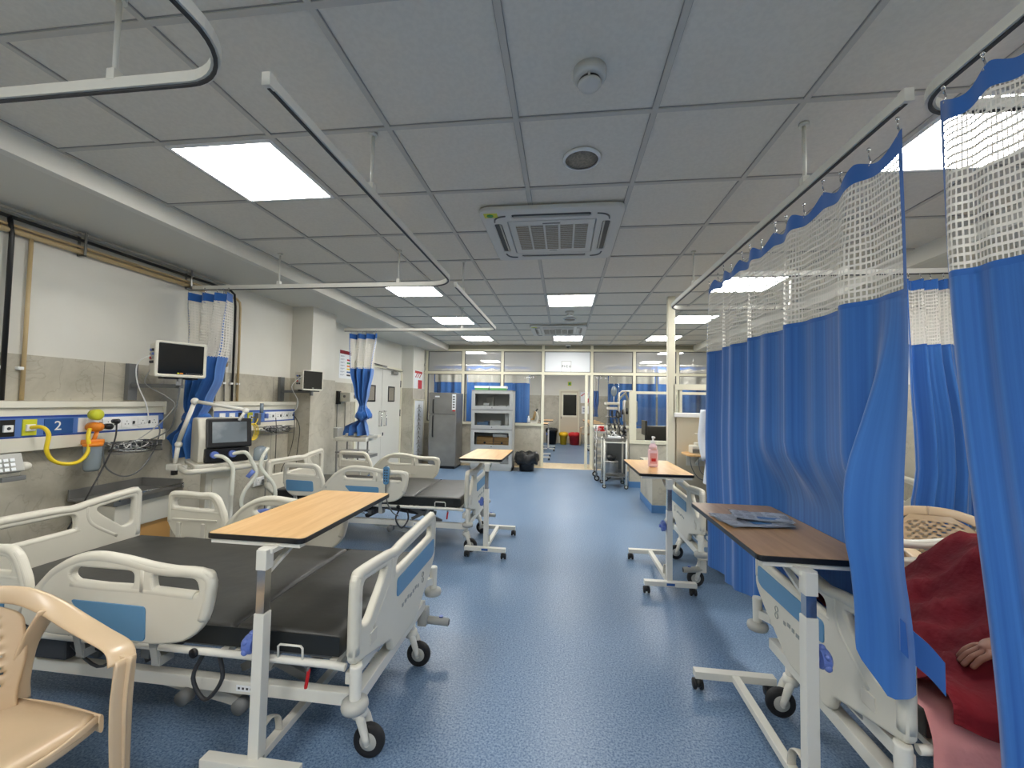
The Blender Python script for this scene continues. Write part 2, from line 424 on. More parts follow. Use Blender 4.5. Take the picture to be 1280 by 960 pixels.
# glazed partition at the far end
G = MB().m('frame_cream'); y0, y1 = YG - .02, YG + .05
zt, zb = 2.60, 2.02
posts = [-3.13, -2.27, -1.37, -.455, .615, 1.52, 2.42, 3.35]
for x in posts:
    top = ZC if abs(x + .455) < .01 or abs(x - .615) < .01 else zt
    bot = 0 if abs(x + .455) < .01 or abs(x - .615) < .01 else .95
    G.bx(x - .03, x + .03, y0, y1, bot, top)
G.bx(.47, .53, y0 - .005, y1, 0, 2.06)
G.bx(XL, XR, y0 - .004, y1, zt - .045, zt + .005); G.bx(XL, XR, y0 - .003, y1, 2.035, 2.095)
G.bx(XL, -.455, y0 - .03, y1 + .03, .90, .955); G.bx(.615, 1.5, y0 - .03, y1 + .03, .90, .955)
G.m('shadow_gap')
for a, b in zip(posts[:-1], posts[1:]):
    for (c, d) in ((2.095, zt - .045), (.955, 2.035)):
        if c < 1 and a == -.455: continue
        G.bx(a + .03, a + .042, y0 + .01, y1 - .01, c, d).bx(b - .042, b - .03, y0 + .01, y1 - .01, c, d)
        G.bx(a + .03, b - .03, y0 + .01, y1 - .01, d - .012, d).bx(a + .03, b - .03, y0 + .01, y1 - .01, c, c + .012)
win = struct(G.build('window_1'))
m = MB().m('glass_pane')
for a, b in zip(posts[:-1], posts[1:]):
    for (c, d) in ((2.095, zt - .045), (.955, 2.035)):
        if a == -.455: continue
        m.m('film_pane' if c > 2 else 'glass_pane').quad([(a + .03, YG + .012, c), (b - .03, YG + .012, c), (b - .03, YG + .012, d), (a + .03, YG + .012, d)])
m.build('glass_panes', None, win, True)
m = MB().m('pane_milky').bx(-.425, .585, YG + .005, YG + .02, 2.095, zt - .045)
m.build('opaque_pane', None, win, True)
m = MB().m('stone').bx(XL, -.485, YG - .01, YG + .06, 0, .90).bx(.645, XR, YG - .01, YG + .06, 0, .90)
m.m('header_paint').bx(cx0, cx1, YG - .002, YG + .06, zt, ZC + .1)
m.m('soffit_paint').bx(XL, cx0, YG - .002, YG + .06, zt, ZC).bx(cx1, XR, YG - .002, YG + .06, zt, ZC)
m.m('shadow_gap').bx(-.49, -.483, YG - .014, YG + .06, 0, .955)
struct(m.build('wall_front'))
# nurse station partition on the right: half wall with window, skirting, white post
m = MB().m('partition_beige').bx(1.30, XR, 4.95, 5.05, .42, 1.285)
m.m('stone').bx(1.30, XR, 4.951, 5.049, .1, .42); m.m('skirt_blue').bx(1.30, XR, 4.944, 5.056, 0, .1)
m.m('white').bx(1.27, XR, 4.92, 5.08, 1.285, 1.335, .006)
m.m('frame_cream').bx(1.27, XR, 4.96, 5.04, 1.60, 1.665).bx(1.27, 1.295, 4.96, 5.04, 1.335, 1.60).bx(1.335, 1.365, 4.965, 5.035, 1.335, 1.60).bx(2.4, 2.45, 4.96, 5.04, 1.335, 1.6)
nw = struct(m.build('wall_partition'))
MB().m('glass_pane').quad([(1.30, 5.0, 1.335), (XR, 5.0, 1.335), (XR, 5.0, 1.60), (1.30, 5.0, 1.60)]).build('glass_pane', None, nw, True)
m = MB().m('frame_cream').bx(1.205, 1.285, 4.96, 5.04, 0, ZC + .006, .006)
o = struct(m.build('trim_3'))
m = MB().m('stone').bx(1.14, 3.3, 7.30, 7.38, .1, .745).bx(1.18, 1.30, 5.75, 6.5, .1, .60).bx(1.18, 2.2, 5.67, 5.75, .1, .60)
m.m('skirt_blue').bx(1.13, 3.3, 7.29, 7.39, 0, .1).bx(1.172, 1.31, 5.76, 6.5, 0, .1).bx(1.171, 2.2, 5.661, 5.76, 0, .1)
m.m('stone').bx(1.17, 1.31, 5.66, 6.5, .60, .62)
struct(m.build('wall_nurse_station'))
m = MB().m('frame_cream').bx(1.14, 1.21, 7.29, 7.38, .79, 1.645); m.bx(1.14, 3.3, 7.28, 7.39, .745, .80); m.bx(1.2, 3.3, 7.30, 7.37, 1.60, 1.645).bx(1.21, 1.25, 7.3, 7.37, .8, 1.6)
m.bx(2.5, 2.56, 7.3, 7.37, .8, 1.6)
w2 = struct(m.build('window_2'))
MB().m('glass_pane').quad([(1.25, 7.335, .8), (2.5, 7.335, .8), (2.5, 7.335, 1.6), (1.25, 7.335, 1.6)]).build('glass_pane', None, w2, True)

# ------------------------------------------------------------------ lamps, cassettes, detectors in the ceiling
def lamp_thing(a, b, label, y=None, x=None):
    x = GX(a) if x is None else x; y = GY(b) if y is None else y
    t = thing('ceiling_light', label, 'ceiling light', (x + .3, y + .3, ZC - .006), 0, 'square light panels in the ceiling')
    MB().m('white').bx(-.288, .288, -.288, -.27, -.003, .012).bx(-.288, .288, .27, .288, -.003, .012).bx(-.288, -.27, -.27, .27, -.003, .012).bx(.27, .288, -.27, .27, -.003, .012).build('frame', None, t)
    MB().m('light_panel').bx(-.27, .27, -.27, .27, 0, .011).build('diffuser', None, t)
    return t
for a, b, l in LIGHTS: lamp_thing(a, b, l)
hn = ['left', 'right', 'middle']
for i, (a, b) in enumerate(HID): lamp_thing(a, b, 'lit square ceiling panel behind the photographer, %s of the %s row' % (hn[i % 3], 'first' if i < 3 else 'second'))
fr = [(-2.6, 10.1, 'far room, left near'), (-.226, 10.1, 'far room, middle near'), (2.3, 10.1, 'far room, right near'), (-2.6, 12.5, 'far room, left far'), (-.226, 12.5, 'far room, middle far'), (2.3, 12.5, 'far room, right far')]
for x, y, l in fr: lamp_thing(0, 0, 'lit square ceiling panel beyond the glass partition: ' + l, y, x)

def cassette(label, x, y):
    t = thing('air_conditioner', label, 'air conditioner', (x, y, ZC - .006), 0, 'ceiling cassette air conditioners')
    m = MB().m('ac_white')
    Mx = plane_M((0, 0, -.014), (1, 0, 0), (0, 1, 0))
    o_ = rect(-.47, .47, -.47, .47, .07)
    hs = [rect(-.26, .26, .345, .395, .02), rect(-.26, .26, -.395, -.345, .02), rect(-.395, -.345, -.26, .26, .02), rect(.345, .395, -.26, .26, .02), rect(-.30, .30, -.30, .30, .02)]
    m.board(o_, hs, .03, Mx, .008); m.build('cover', None, t)
    m = MB().m('black_plastic')
    for a in range(4):
        R = Matrix.Rotation(a * PI / 2, 3, 'Z')
        m.box(R @ V(0, .37, -.016), (.52, .05, .012), R)
    m.build('air_slots', None, t)
    for a in range(4):
        R = Matrix.Rotation(a * PI / 2, 3, 'Z')
        MB().m('paint_grey').box(R @ V(0, .355, -.026), (.50, .014, .004), R @ Matrix.Rotation(.5, 3, 'X')).build('louvre', None, t)
    m = MB().m('ac_white').bx(-.295, .295, -.295, .295, -.03, -.012, .005)
    g = m.build('grille', None, t)
    m = MB()
    for i in range(5):
        xx = -.205 + i * .103
        m.m('filter_grey').bx(xx - .044, xx + .044, -.225, .21, -.0325, -.03)
        m.m('ac_white')
        for j in range(18): m.bx(xx - .044, xx + .044, -.225 + j * .024, -.222 + j * .024, -.034, -.0315)
    m.m('mech_grey').bx(-.06, .06, -.262, -.25, -.032, -.0295).bx(-.03, .03, .245, .25, -.032, -.0295)
    m.build('filter_slats', None, g)
    for sx, sy in ((1, 1), (-1, 1), (1, -1), (-1, -1)):
        m = MB().m('mech_grey'); m.tube([(sx * .30, sy * .385, -.03), (sx * .345, sy * .375, -.032), (sx * .375, sy * .345, -.032), (sx * .385, sy * .3, -.03)], .006, 6, smooth_pts=4)
        m.build('corner_trim', None, t)
    m = MB().m('yellow_green').bx(-.44, -.35, -.43, -.37, -.032, -.029); m.m('green').lathe([(.0, -.034), (.022, -.034), (.022, -.031), (0, -.031)], (-.40, -.40, 0))
    s = m.build('energy_sticker', None, t); s['label'] = 'yellow and green round energy sticker'
    return t
cassette('white ceiling air conditioning cassette nearest the camera, with a yellow sticker', -.097, 3.03)
cassette('white ceiling air conditioning cassette farther away, near the glass partition', -.097, 7.14)
def detector(label, x, y):
    t = thing('smoke_detector', label, 'smoke detector', (x, y, ZC - .001), 0, 'smoke detectors')
    MB().m('ac_white').lathe([(0, .008), (.062, .008), (.062, -.02), (.056, -.03), (.05, -.032), (0, -.032)], n=28).build('base', None, t)
    m = MB().m('black_plastic').lathe([(0, -.03), (.04, -.03), (.04, -.044), (0, -.044)], n=24)
    m.m('ac_white').lathe([(0, -.044), (.045, -.044), (.04, -.054), (.02, -.058), (0, -.058)], n=24)
    for i in range(3): m.box((.042 * math.cos(i * 2.1 + .4), .042 * math.sin(i * 2.1 + .4), -.037), (.008, .012, .016))
    m.build('sensor_head', None, t)
detector('round white smoke detector on the ceiling tile nearest the camera', .084, 1.54)
detector('small round smoke detector beyond the middle ceiling light', .071, 5.73)
def speaker(label, x, y):
    t = thing('ceiling_speaker', label, 'speaker', (x, y, ZC - .002), 0, 'ceiling speakers')
    MB().m('white').lathe([(.084, .006), (.097, .004), (.097, -.006), (.084, -.009)], n=32, caps=False).build('rim', None, t)
    MB().m('filter_grey').lathe([(0, .008), (.0845, .008), (.0845, -.003), (.04, -.006), (0, -.007)], n=32).build('mesh_cover', None, t)
speaker('round flush ceiling speaker in front of the near cassette', .078, 2.10)
speaker('round flush ceiling speaker in front of the far cassette', .079, 6.235)
t = thing('dome_camera', 'small dome security camera above the glass door opening', 'camera', (.09, 9.05, ZC - .002))
MB().m('white').lathe([(0, .006), (.06, .006), (.06, -.02), (.045, -.03), (0, -.03)]).build('base', None, t)
MB().m('lens_glass').lathe([(0, -.07), (.02, -.066), (.036, -.05), (.04, -.03), (0, -.028)]).build('dome', None, t)

# ------------------------------------------------------------------ curtain tracks
def track(label, pts, rods, name='curtain_track'):
    t = thing(name, label, 'curtain rail', (pts[0][0], pts[0][1], 2.38), 0, 'white curtain rails hung under the ceiling')
    def rail(m, w, z0, z1, mm):
        P = [Vector((x, y, 0)) for x, y in pts]; rs = []
        for i, p in enumerate(P):
            a = P[max(i - 1, 0)]; b = P[min(i + 1, len(P) - 1)]; d = (b - a).normalized(); n = Vector((-d.y, d.x, 0))
            rs.append([p + n * w + V(0, 0, z0), p + n * w + V(0, 0, z1), p - n * w + V(0, 0, z1), p - n * w + V(0, 0, z0)])
        m.m(mm).rings(rs, True, False)
    m = MB(); rail(m, .012, 2.386, 2.42, 'paint_white'); rail(m, .005, 2.380, 2.386, 'mech_dark'); m.build('rail', None, t, True)
    for x, y in rods:
        m = MB().m('paint_white').cyl((x, y, 2.41), (x, y, ZC + .005), .008, n=10).cyl((x, y, ZC - .01), (x, y, ZC + .004), .02, n=12).bx(x - .014, x + .014, y - .014, y + .014, 2.415, 2.45)
        m.build('hanger_rod', None, t, True)
    MB().m('paint_white').bx(pts[0][0] - .014, pts[0][0] + .014, pts[0][1] - .014, pts[0][1] + .014, 2.382, 2.424).build('end_cap', None, t, True)
    return t
def corner(x, y, sx, sy, r=.2, n=10):
    # rounded corner leaving along -y (sy) and turning toward sx
    return [(x + sx * r * (1 - math.cos(a)), y - sy * r * (1 - math.sin(a))) for a in [PI / 2 * i / n for i in range(n + 1)]]
track('white curtain rail curving at top left of the view, over the nearest bay', [(-.95, -1.2)] + corner(-.95, 1.09, -1, 1, .2) + [(-3.39, 1.09)], [(-1.42, 1.09), (-2.6, 1.09), (-.95, -.1)])
track('white curtain rail around the nearest left bed', [(-.915, 1.125)] + corner(-.915, 3.3, -1, 1, .2) + [(-3.39, 3.3)], [(-.915, 1.81), (-1.40, 3.3), (-2.5, 3.3)])
track('white curtain rail around the second left bed', [(-.915, 3.34)] + corner(-.915, 5.47, -1, 1, .12) + [(-3.1, 5.47)], [(-.915, 3.6), (-1.39, 5.47)])
track('white curtain rail curving at the right edge, carrying the nearest curtain', [(1.10, -1.2)] + corner(1.10, 1.45, 1, 1, .13) + [(3.39, 1.45)], [(1.1, .2), (2.2, 1.45)])
track('long white curtain rail carrying the half-drawn blue curtain', [(1.05, 1.387)] + corner(1.05, 4.30, 1, 1, .16) + [(3.39, 4.30)], [(1.05, 1.93), (1.05, 3.5), (2.2, 4.3)])
track('white curtain rail running to the right wall behind the plastic chair', [(1.3, 3.2), (3.39, 3.2)], [(2.0, 3.2), (3.1, 3.2)])

# ------------------------------------------------------------------ curtains
def cloth(name, mt, parent, f, s0, s1, ns, v0, v1, nv, width):
    m = MB().m(mt); bm = m.bm; uvl = bm.loops.layers.uv.new('UVMap'); m.uv = 1
    g = [[bm.verts.new(f(s0 + (s1 - s0) * i / ns, v0 + (v1 - v0) * j / nv)) for i in range(ns + 1)] for j in range(nv + 1)]
    for j in range(nv):
        for i in range(ns):
            fc = bm.faces.new((g[j][i], g[j][i + 1], g[j + 1][i + 1], g[j + 1][i])); fc.smooth = True
            for lp, (a, b) in zip(fc.loops, ((i, j), (i + 1, j), (i + 1, j + 1), (i, j + 1))):
                lp[uvl].uv = ((s0 + (s1 - s0) * a / ns) * width, v0 + (v1 - v0) * b / nv)
    return m.build(name, None, parent, True)
def curtain(label, cat_group, f, width, zt, zn, zb, ns=120, hooks=8, base=None, nvb=14, trims=(1, 1), name='privacy_curtain'):
    """f(s, z) gives the cloth surface, s 0..1 along the rail"""
    b = f(.5, zt); t = thing(name, label, 'curtain', (b.x, b.y, f(.5, zb).z), 0, cat_group)
    cloth('hem_band', 'sash_blue', t, f, 0, 1, ns, zt, zt - .07, 2, width)
    cloth('net_panel', 'net_mesh', t, f, 0, 1, ns, zt - .07, zn, 6, width)
    cloth('fabric_panel', 'curtain_blue', t, f, 0, 1, ns, zn, zb, nvb, width)
    e = .035 / width
    off = lambda g: (lambda s, z: g(s, z) + V(-.0015, -.0015, 0))
    if trims[0]: cloth('edge_binding', 'sash_blue', t, off(f), 0, e, 3, zt, zn - .02, 8, width)
    if trims[1]: cloth('edge_binding', 'sash_blue', t, off(f), 1 - e, 1, 3, zt, zn - .02, 8, width)
    cloth('seam_binding', 'sash_blue', t, off(f), 0, 1, ns, zn + .012, zn - .006, 1, width)
    for i in range(hooks):
        s = (i + .15) / (hooks - .7); p = f(min(s, 1), zt)
        m = MB().m('chrome').tube([p + V(0, 0, -.01), p + V(.006, 0, .01), p + V(0, 0, .028)], .0025, 6).cyl(p + V(0, 0, .02), p + V(0, 0, 2.382 - zt), .002, n=6)
        m.ball(p + V(0, 0, 2.378 - zt), .006, n=8).build('hook', None, t, True)
    return t
GC = 'blue hospital curtains with white net tops'
def sm(a, b, x):
    t = max(0, min(1, (x - a) / (b - a))); return t * t * (3 - 2 * t)
def wave(u, freqs, seed=0):
    r = random.Random(seed); return sum(a * math.sin(u * w + r.random() * 6.3) for w, a in freqs)
# half drawn curtain along the right-hand rail
def fC1(s, z):
    y = 1.42 + 1.74 * s
    k = sm(2.32, 1.9, z)
    w = wave(y, ((17, .022), (31, .012), (47, .006)), 3)
    droop = .045 * abs(math.sin(s * PI * 8.5)) ** 1.5 * sm(2.2, 2.33, z)
    low = sm(1.3, .4, z)
    x = 1.06 + w * (.35 + .65 * k) + .035 * low
    # pushed aside by the table top, near end billowing out over it
    push = sm(1.25, .95, z) * sm(2.5, 2.3, y) * sm(1.45, 1.62, y)
    x = x + push * max(0, 1.165 - x)
    bump = math.exp(-((s - .048) / .026) ** 2)
    x -= bump * sm(1.8, .95, z) * .20
    y += -.03 * sm(.12, 0, s) * sm(1.8, 1.0, z) + .10 * sm(2.0, .3, z) * s * s - bump * .03 * sm(1.3, .8, z)
    e_ = sm(.04, 0, s) * sm(1.7, .9, z); y -= .085 * e_; x -= .115 * e_
    zz = z - droop
    if z < 1.0:
        if s < .026: hem = .64 + (.56 - .64) * s / .026
        elif s < .06: hem = .56 + (.76 - .56) * (s - .026) / .034
        elif s < .12: hem = .76 + (.36 - .76) * (s - .06) / .06
        else: hem = .36 - .10 * sm(.4, .9, s)
        zz = 1.0 - (1.0 - z) * (1.0 - hem) / (1.0 - .25)
    return V(x, y, zz)
c1 = curtain('long blue curtain with white net top, half drawn along the right of the aisle', GC, fC1, 3.2, 2.325, 1.80, .25, 220, 14, nvb=26, trims=(1, 1))
# tie sash dangling from its near end
m = MB().m('sash_blue')
P = [V(.965, 1.335, .785), V(1.0, 1.335, .75), V(1.04, 1.335, .715), V(1.078, 1.335, .67)]
rs = []
for i, p in enumerate(catmull(P, 5)):
    h = .046; rs.append([p + V(0, 0, h), p + V(.002, .006, h), p + V(.002, .006, -h), p + V(0, 0, -h)])
m.rings(rs, True, False).build('tie_sash', None, c1, True)
# nearest curtain at the right edge
def fC2(s, z):
    u = s * 1.9
    x = 1.09 + .02 * sm(.12, 0, u) * 0; y = 1.325 - .09 * sm(2.0, .5, z) - u * .5
    w = wave(u, ((13, .02), (27, .012), (40, .005)), 9) * (.4 + .6 * sm(2.3, 1.9, z))
    droop = .04 * abs(math.sin(s * PI * 6.5)) ** 1.5 * sm(2.2, 2.33, z)
    return V(x + w + .02 * sm(1.5, .3, z), y + w * .4, z - droop)
curtain('blue curtain with net top nearest the camera at the right edge', GC, fC2, 2.2, 2.34, 1.80, .22, 150, 9, nvb=16)
# curtain pushed to the wall behind the plastic chair
def fC3(s, z):
    w = wave(s, ((30, .035), (52, .018)), 5)
    x0 = 2.38 + .02 * sm(1.7, 1.0, z) - .04 * sm(1.0, .7, z); x1 = 2.80 + .12 * sm(1.9, 1.2, z)
    zz = z + (1 - s) * .05 * sm(1.2, .7, z)
    return V(x0 + (x1 - x0) * s, 3.2 + w * (.7 + .4 * sm(2.3, 1.6, z)), zz)
curtain('short bunched blue curtain hanging behind the plastic chair on the right', GC, fC3, 1.3, 2.34, 1.87, .62, 90, 6, nvb=10)
# two tied curtains on the left wall
def knot(profile, cx, cy, wid, seed, nw=7, amp=.05, tilt=None):
    """profile: list of (z, halfwidth, xshift, depth)"""
    def prof(z):
        P = profile
        if z >= P[0][0]: return P[0][1:]
        for a, b in zip(P[:-1], P[1:]):
            if z >= b[0]:
                t = (a[0] - z) / (a[0] - b[0]); t = t * t * (3 - 2 * t); return tuple(a[i] + (b[i] - a[i]) * t for i in (1, 2, 3))
        return P[-1][1:]
    def f(s, z):
        h, sh, dp = prof(z)
        a = s * 2 - 1; ph = seed
        x = cx + sh + a * h
        y = cy + dp * math.sin(a * nw * PI / 2 * 1.0 + ph) + .25 * dp * math.sin(a * 17 + ph * 2 + z * 2)
        return V(x, y, z)
    return f
fk1 = knot([(2.34, .20, 0, .05), (1.95, .17, .02, .085), (1.6, .15, -.02, .08), (1.36, .10, -.07, .08), (1.24, .055, -.09, .07), (1.16, .085, -.09, .1), (1.05, .15, -.13, .12), (.88, .18, -.13, .10)], -3.12, 3.27, .4, 1.0, 6)
k1 = curtain('tied-up blue and net curtain hanging beside the left wall monitor', GC, fk1, 1.4, 2.34, 1.77, .89, 90, 6, nvb=18)
m = MB().m('sash_blue').lathe([(.05, -.05), (.10, -.03), (.115, 0), (.10, .03), (.05, .05)], (-3.21, 3.27, 1.22), 18)
m.warp(lambda p: V(p.x, 3.27 + (p.y - 3.27) * .9, p.z + .03 * math.sin(p.x * 40))); m.build('tie_sash', None, k1, True)
fk2 = knot([(2.34, .20, 0, .05), (1.82, .16, -.0, .09), (1.5, .10, .0, .07), (1.33, .045, .01, .04), (1.27, .07, .03, .09), (1.18, .11, .03, .10), (1.13, .05, .01, .05), (1.05, .16, -.05, .11), (.93, .19, -.05, .11)], -2.78, 5.45, .4, 2.0, 6)
k2 = curtain('blue and net curtain tied in a knot in front of the grey double door', GC, fk2, 1.4, 2.34, 1.85, .92, 90, 6, nvb=22)
m = MB().m('sash_blue').ball((-2.745, 5.43, 1.21), .1, (1.15, 1, .75), 18)
m.warp(lambda p: V(p.x, p.y, p.z + .02 * math.sin(p.x * 60) + .015 * math.sin(p.y * 50))); m.build('knot', None, k2, True)

# ------------------------------------------------------------------ hospital beds (local: x=0 foot end, -x head end)
def wheel_mb(m, c, r=.064, w=.028, axis='y'):
    m.m('rubber').lathe([(r * .72, -w / 2), (r * .95, -w / 2), (r, -w / 4), (r, w / 4), (r * .95, w / 2), (r * .72, w / 2)], c, 24, axis)
    m.m('paint_grey').lathe([(0, -w / 2 - .002), (r * .3, -w / 2 - .004), (r * .74, -w / 2 + .003), (r * .74, w / 2 - .003), (r * .3, w / 2 + .004), (0, w / 2 + .002)], c, 24, axis)
def bed_caster(parent, x, y, dx, zt=.22):
    m = MB().m('paint_white').cyl((x, y, .155), (x, y, zt), .021, n=14).lathe([(.0, .15), (.03, .152), (.034, .165), (.03, .185), (.02, .19)], (x, y, 0), 16)
    for s in (-1, 1):
        m.tube([(x, y + s * .012, .17), (x + dx * .02, y + s * .022, .14), (x + dx * .045, y + s * .022, .064)], [.018, .017, .014], 10, smooth_pts=3)
    m.cyl((x + dx * .045, y - .028, .064), (x + dx * .045, y + .028, .064), .011)
    c = m.build('caster', None, parent)
    w = MB(); wheel_mb(w, (x + dx * .045, y, .064)); w.build('wheel', None, c)
def end_board(parent, name, x, face, t, dz, w=.48, sl=0):
    """t=+1: slot towards +y; face = outward x direction"""
    yy = lambda p: [(t * q[0],) + tuple(q[1:]) for q in p]
    outer = [(-w, .44 + dz, .03), (-w, .775 + dz, .05), (-.20, .752 + dz, .06), (-.10, .737 + dz, .06), (.02, .75 + dz, .06), (w, .76 + dz, .05), (w, .50 + dz, .03), (.40, .43 + dz, .03), (.17, .28 + dz, .04), (-.12, .28 + dz, .03), (-.15, .35 + dz, .02), (-.40, .42 + dz, .04)]
    tri = [(-.425, .725 + dz, .03), (-.205, .70 + dz, .04), (-.235, .66 + dz, .05), (-.37, .545 + dz, .03), (-.425, .56 + dz, .02)]
    slot = [(-.10, .69 + dz, .03), (.40, .705 + dz, .03), (.41, .645 + dz - sl, .03), (-.11, .63 + dz - sl, .03)]
    O, A, B = rp(yy(outer)), rp(yy(tri)), rp(yy(slot))
    if t < 0: O, A, B = O[::-1], A[::-1], B[::-1]
    Mx = plane_M((x, 0, 0), (0, 1, 0), (0, 0, 1))
    m = MB().m('plastic_white').board(O, [A, B], .036, Mx, .013, 3)
    # fat moulded tubes round the openings
    def ty(p): return V(x, t * p[0], p[1] + dz)
    m.tube([ty(p) for p in ((-w + .022, .47), (-w + .022, .70), (-w + .032, .745), (-.42, .757), (-.20, .737), (-.10, .722), (.02, .732), (.40, .742), (w - .04, .738), (w - .022, .70), (w - .022, .55))], .0235, 10, smooth_pts=5)
    m.tube([ty(p) for p in ((-.16, .72), (-.165, .66), (-.20, .60), (-.33, .50))], .021, 10, smooth_pts=5)
    m.tube([ty(p) for p in ((-.13, .625 - sl), (.0, .622 - sl), (.40, .630 - sl), (.45, .66 - sl))], .019, 10, smooth_pts=5)
    m.m('plastic_edge')
    for yq, zq, a, b in ((-.33, .47, .03, .05),):
        m.box((x + face * .0185, t * yq, zq + dz), (.006, a * 2, b), None, .004)
    o = m.build(name, None, parent)
    pl = rp(yy([(-.10, .60 + dz), (.44, .612 + dz), (.44, .53 + dz), (.40, .515 + dz), (-.10, .515 + dz)]), .02)
    if t < 0: pl = pl[::-1]
    MB().m('bed_blue').board(pl, [], .006, plane_M((x + face * .02, 0, 0), (0, 1, 0), (0, 0, 1)), .002, 1).build('blue_panel', None, o)
    g = MB().m('grey_logo')
    for i in range(7): g.box((x + face * .0188, t * (-.02 + i * .035), .445 + dz + .004 * (i % 3)), (.002, .018 + .006 * (i % 2), .016))
    for a in (0, 1): g.tube([(x + face * .019, t * .26 + .013 * math.cos(k) * (1), .46 + dz + a * .03 - .015 + .013 * math.sin(k)) for k in [j * .7 for j in range(9)]], .002, 5, loop=True)
    g.build('maker_logo', None, o)
    return o
def foot_rail(parent, y, face, panel=True):
    outer = rp([(-1.385, .50, .05), (-1.37, .585, .1), (-1.26, .715, .12), (-1.11, .795, .12), (-.93, .793, .12), (-.76, .765, .1), (-.525, .758, .035), (-.52, .66, .05), (-.545, .555, .10), (-.62, .485, .1), (-.74, .462, .1), (-1.0, .462, .1), (-1.26, .462, .08)], .05, 5)
    s1 = rp([(-1.16, .70), (-1.13, .735), (-.90, .735), (-.865, .73), (-.865, .675), (-1.12, .675)], .022)
    s2 = rp([(-.785, .728), (-.59, .722), (-.575, .665), (-.775, .668)], .022)
    Mx = plane_M((0, y, 0), (1, 0, 0), (0, 0, 1))
    m = MB().m('plastic_white').board(outer, [s1, s2], .034, Mx, .012, 3)
    m.tube([(a, y, b) for a, b in ((-1.33, .58), (-1.24, .70), (-1.09, .772), (-.93, .771), (-.76, .744), (-.56, .738), (-.543, .66), (-.565, .57))], .0215, 10, smooth_pts=5)
    m.tube([(a, y, b) for a, b in ((-1.15, .665), (-1.0, .660), (-.83, .662), (-.6, .655))], .019, 10, smooth_pts=4)
    m.tube([(-.825, y, .75), (-.825, y, .66)], .020, 10)
    o = m.build('side_rail', None, parent)
    if panel:
        pl = rp([(-1.14, .61), (-.80, .607), (-.795, .475), (-.965, .478), (-1.04, .51)], .018)
        MB().m('bed_blue').board(pl, [], .006, plane_M((0, y + face * .0185, 0), (1, 0, 0), (0, 0, 1)), .002, 1).build('blue_panel', None, o)
        q = MB().m('plastic_edge')
        for xx in (-1.05, -.88): q.box((xx, y - face * .022, .50), (.03, .012, .12), None, .003)
        q.box((-.96, y - face * .02, .56), (.30, .008, .012)).build('inner_rib', None, o)
    return o
def head_rail(parent, y, face):
    outer = rp([(-1.78, .60, .05), (-1.775, .80, .04), (-1.42, .79, .05), (-1.352, .655, .04), (-1.352, .575, .05), (-1.42, .495, .05), (-1.70, .485, .06)], .04, 5)
    s1 = rp([(-1.735, .755), (-1.455, .75), (-1.43, .69), (-1.73, .70)], .025)
    m = MB().m('plastic_white').board(outer, [s1], .034, plane_M((0, y, 0), (1, 0, 0), (0, 0, 1)), .012, 3)
    m.tube([(a, y, b) for a, b in ((-1.758, .60), (-1.756, .74), (-1.73, .778), (-1.55, .776), (-1.44, .766), (-1.375, .64), (-1.38, .58))], .021, 10, smooth_pts=5)
    m.tube([(-1.75, y, .685), (-1.58, y, .675), (-1.40, y, .672)], .018, 10, smooth_pts=4)
    o = m.build('side_rail', None, parent)
    MB().m('bed_blue').board(rp([(-1.74, .64), (-1.46, .635), (-1.45, .535), (-1.73, .535)], .02), [], .006, plane_M((0, y + face * .0185, 0), (1, 0, 0), (0, 0, 1)), .002, 1).build('blue_panel', None, o)
    q = MB().m('plastic_edge')
    for xx in (-1.68, -1.5): q.box((xx, y - face * .022, .54), (.03, .012, .12), None, .003)
    q.m('steel').box((-1.59, y - face * .022, .50), (.08, .01, .02)); q.m('plastic_edge').box((-1.57, y - face * .02, .62), (.32, .008, .014), None, .003)
    q.build('inner_rib', None, o)
    return o
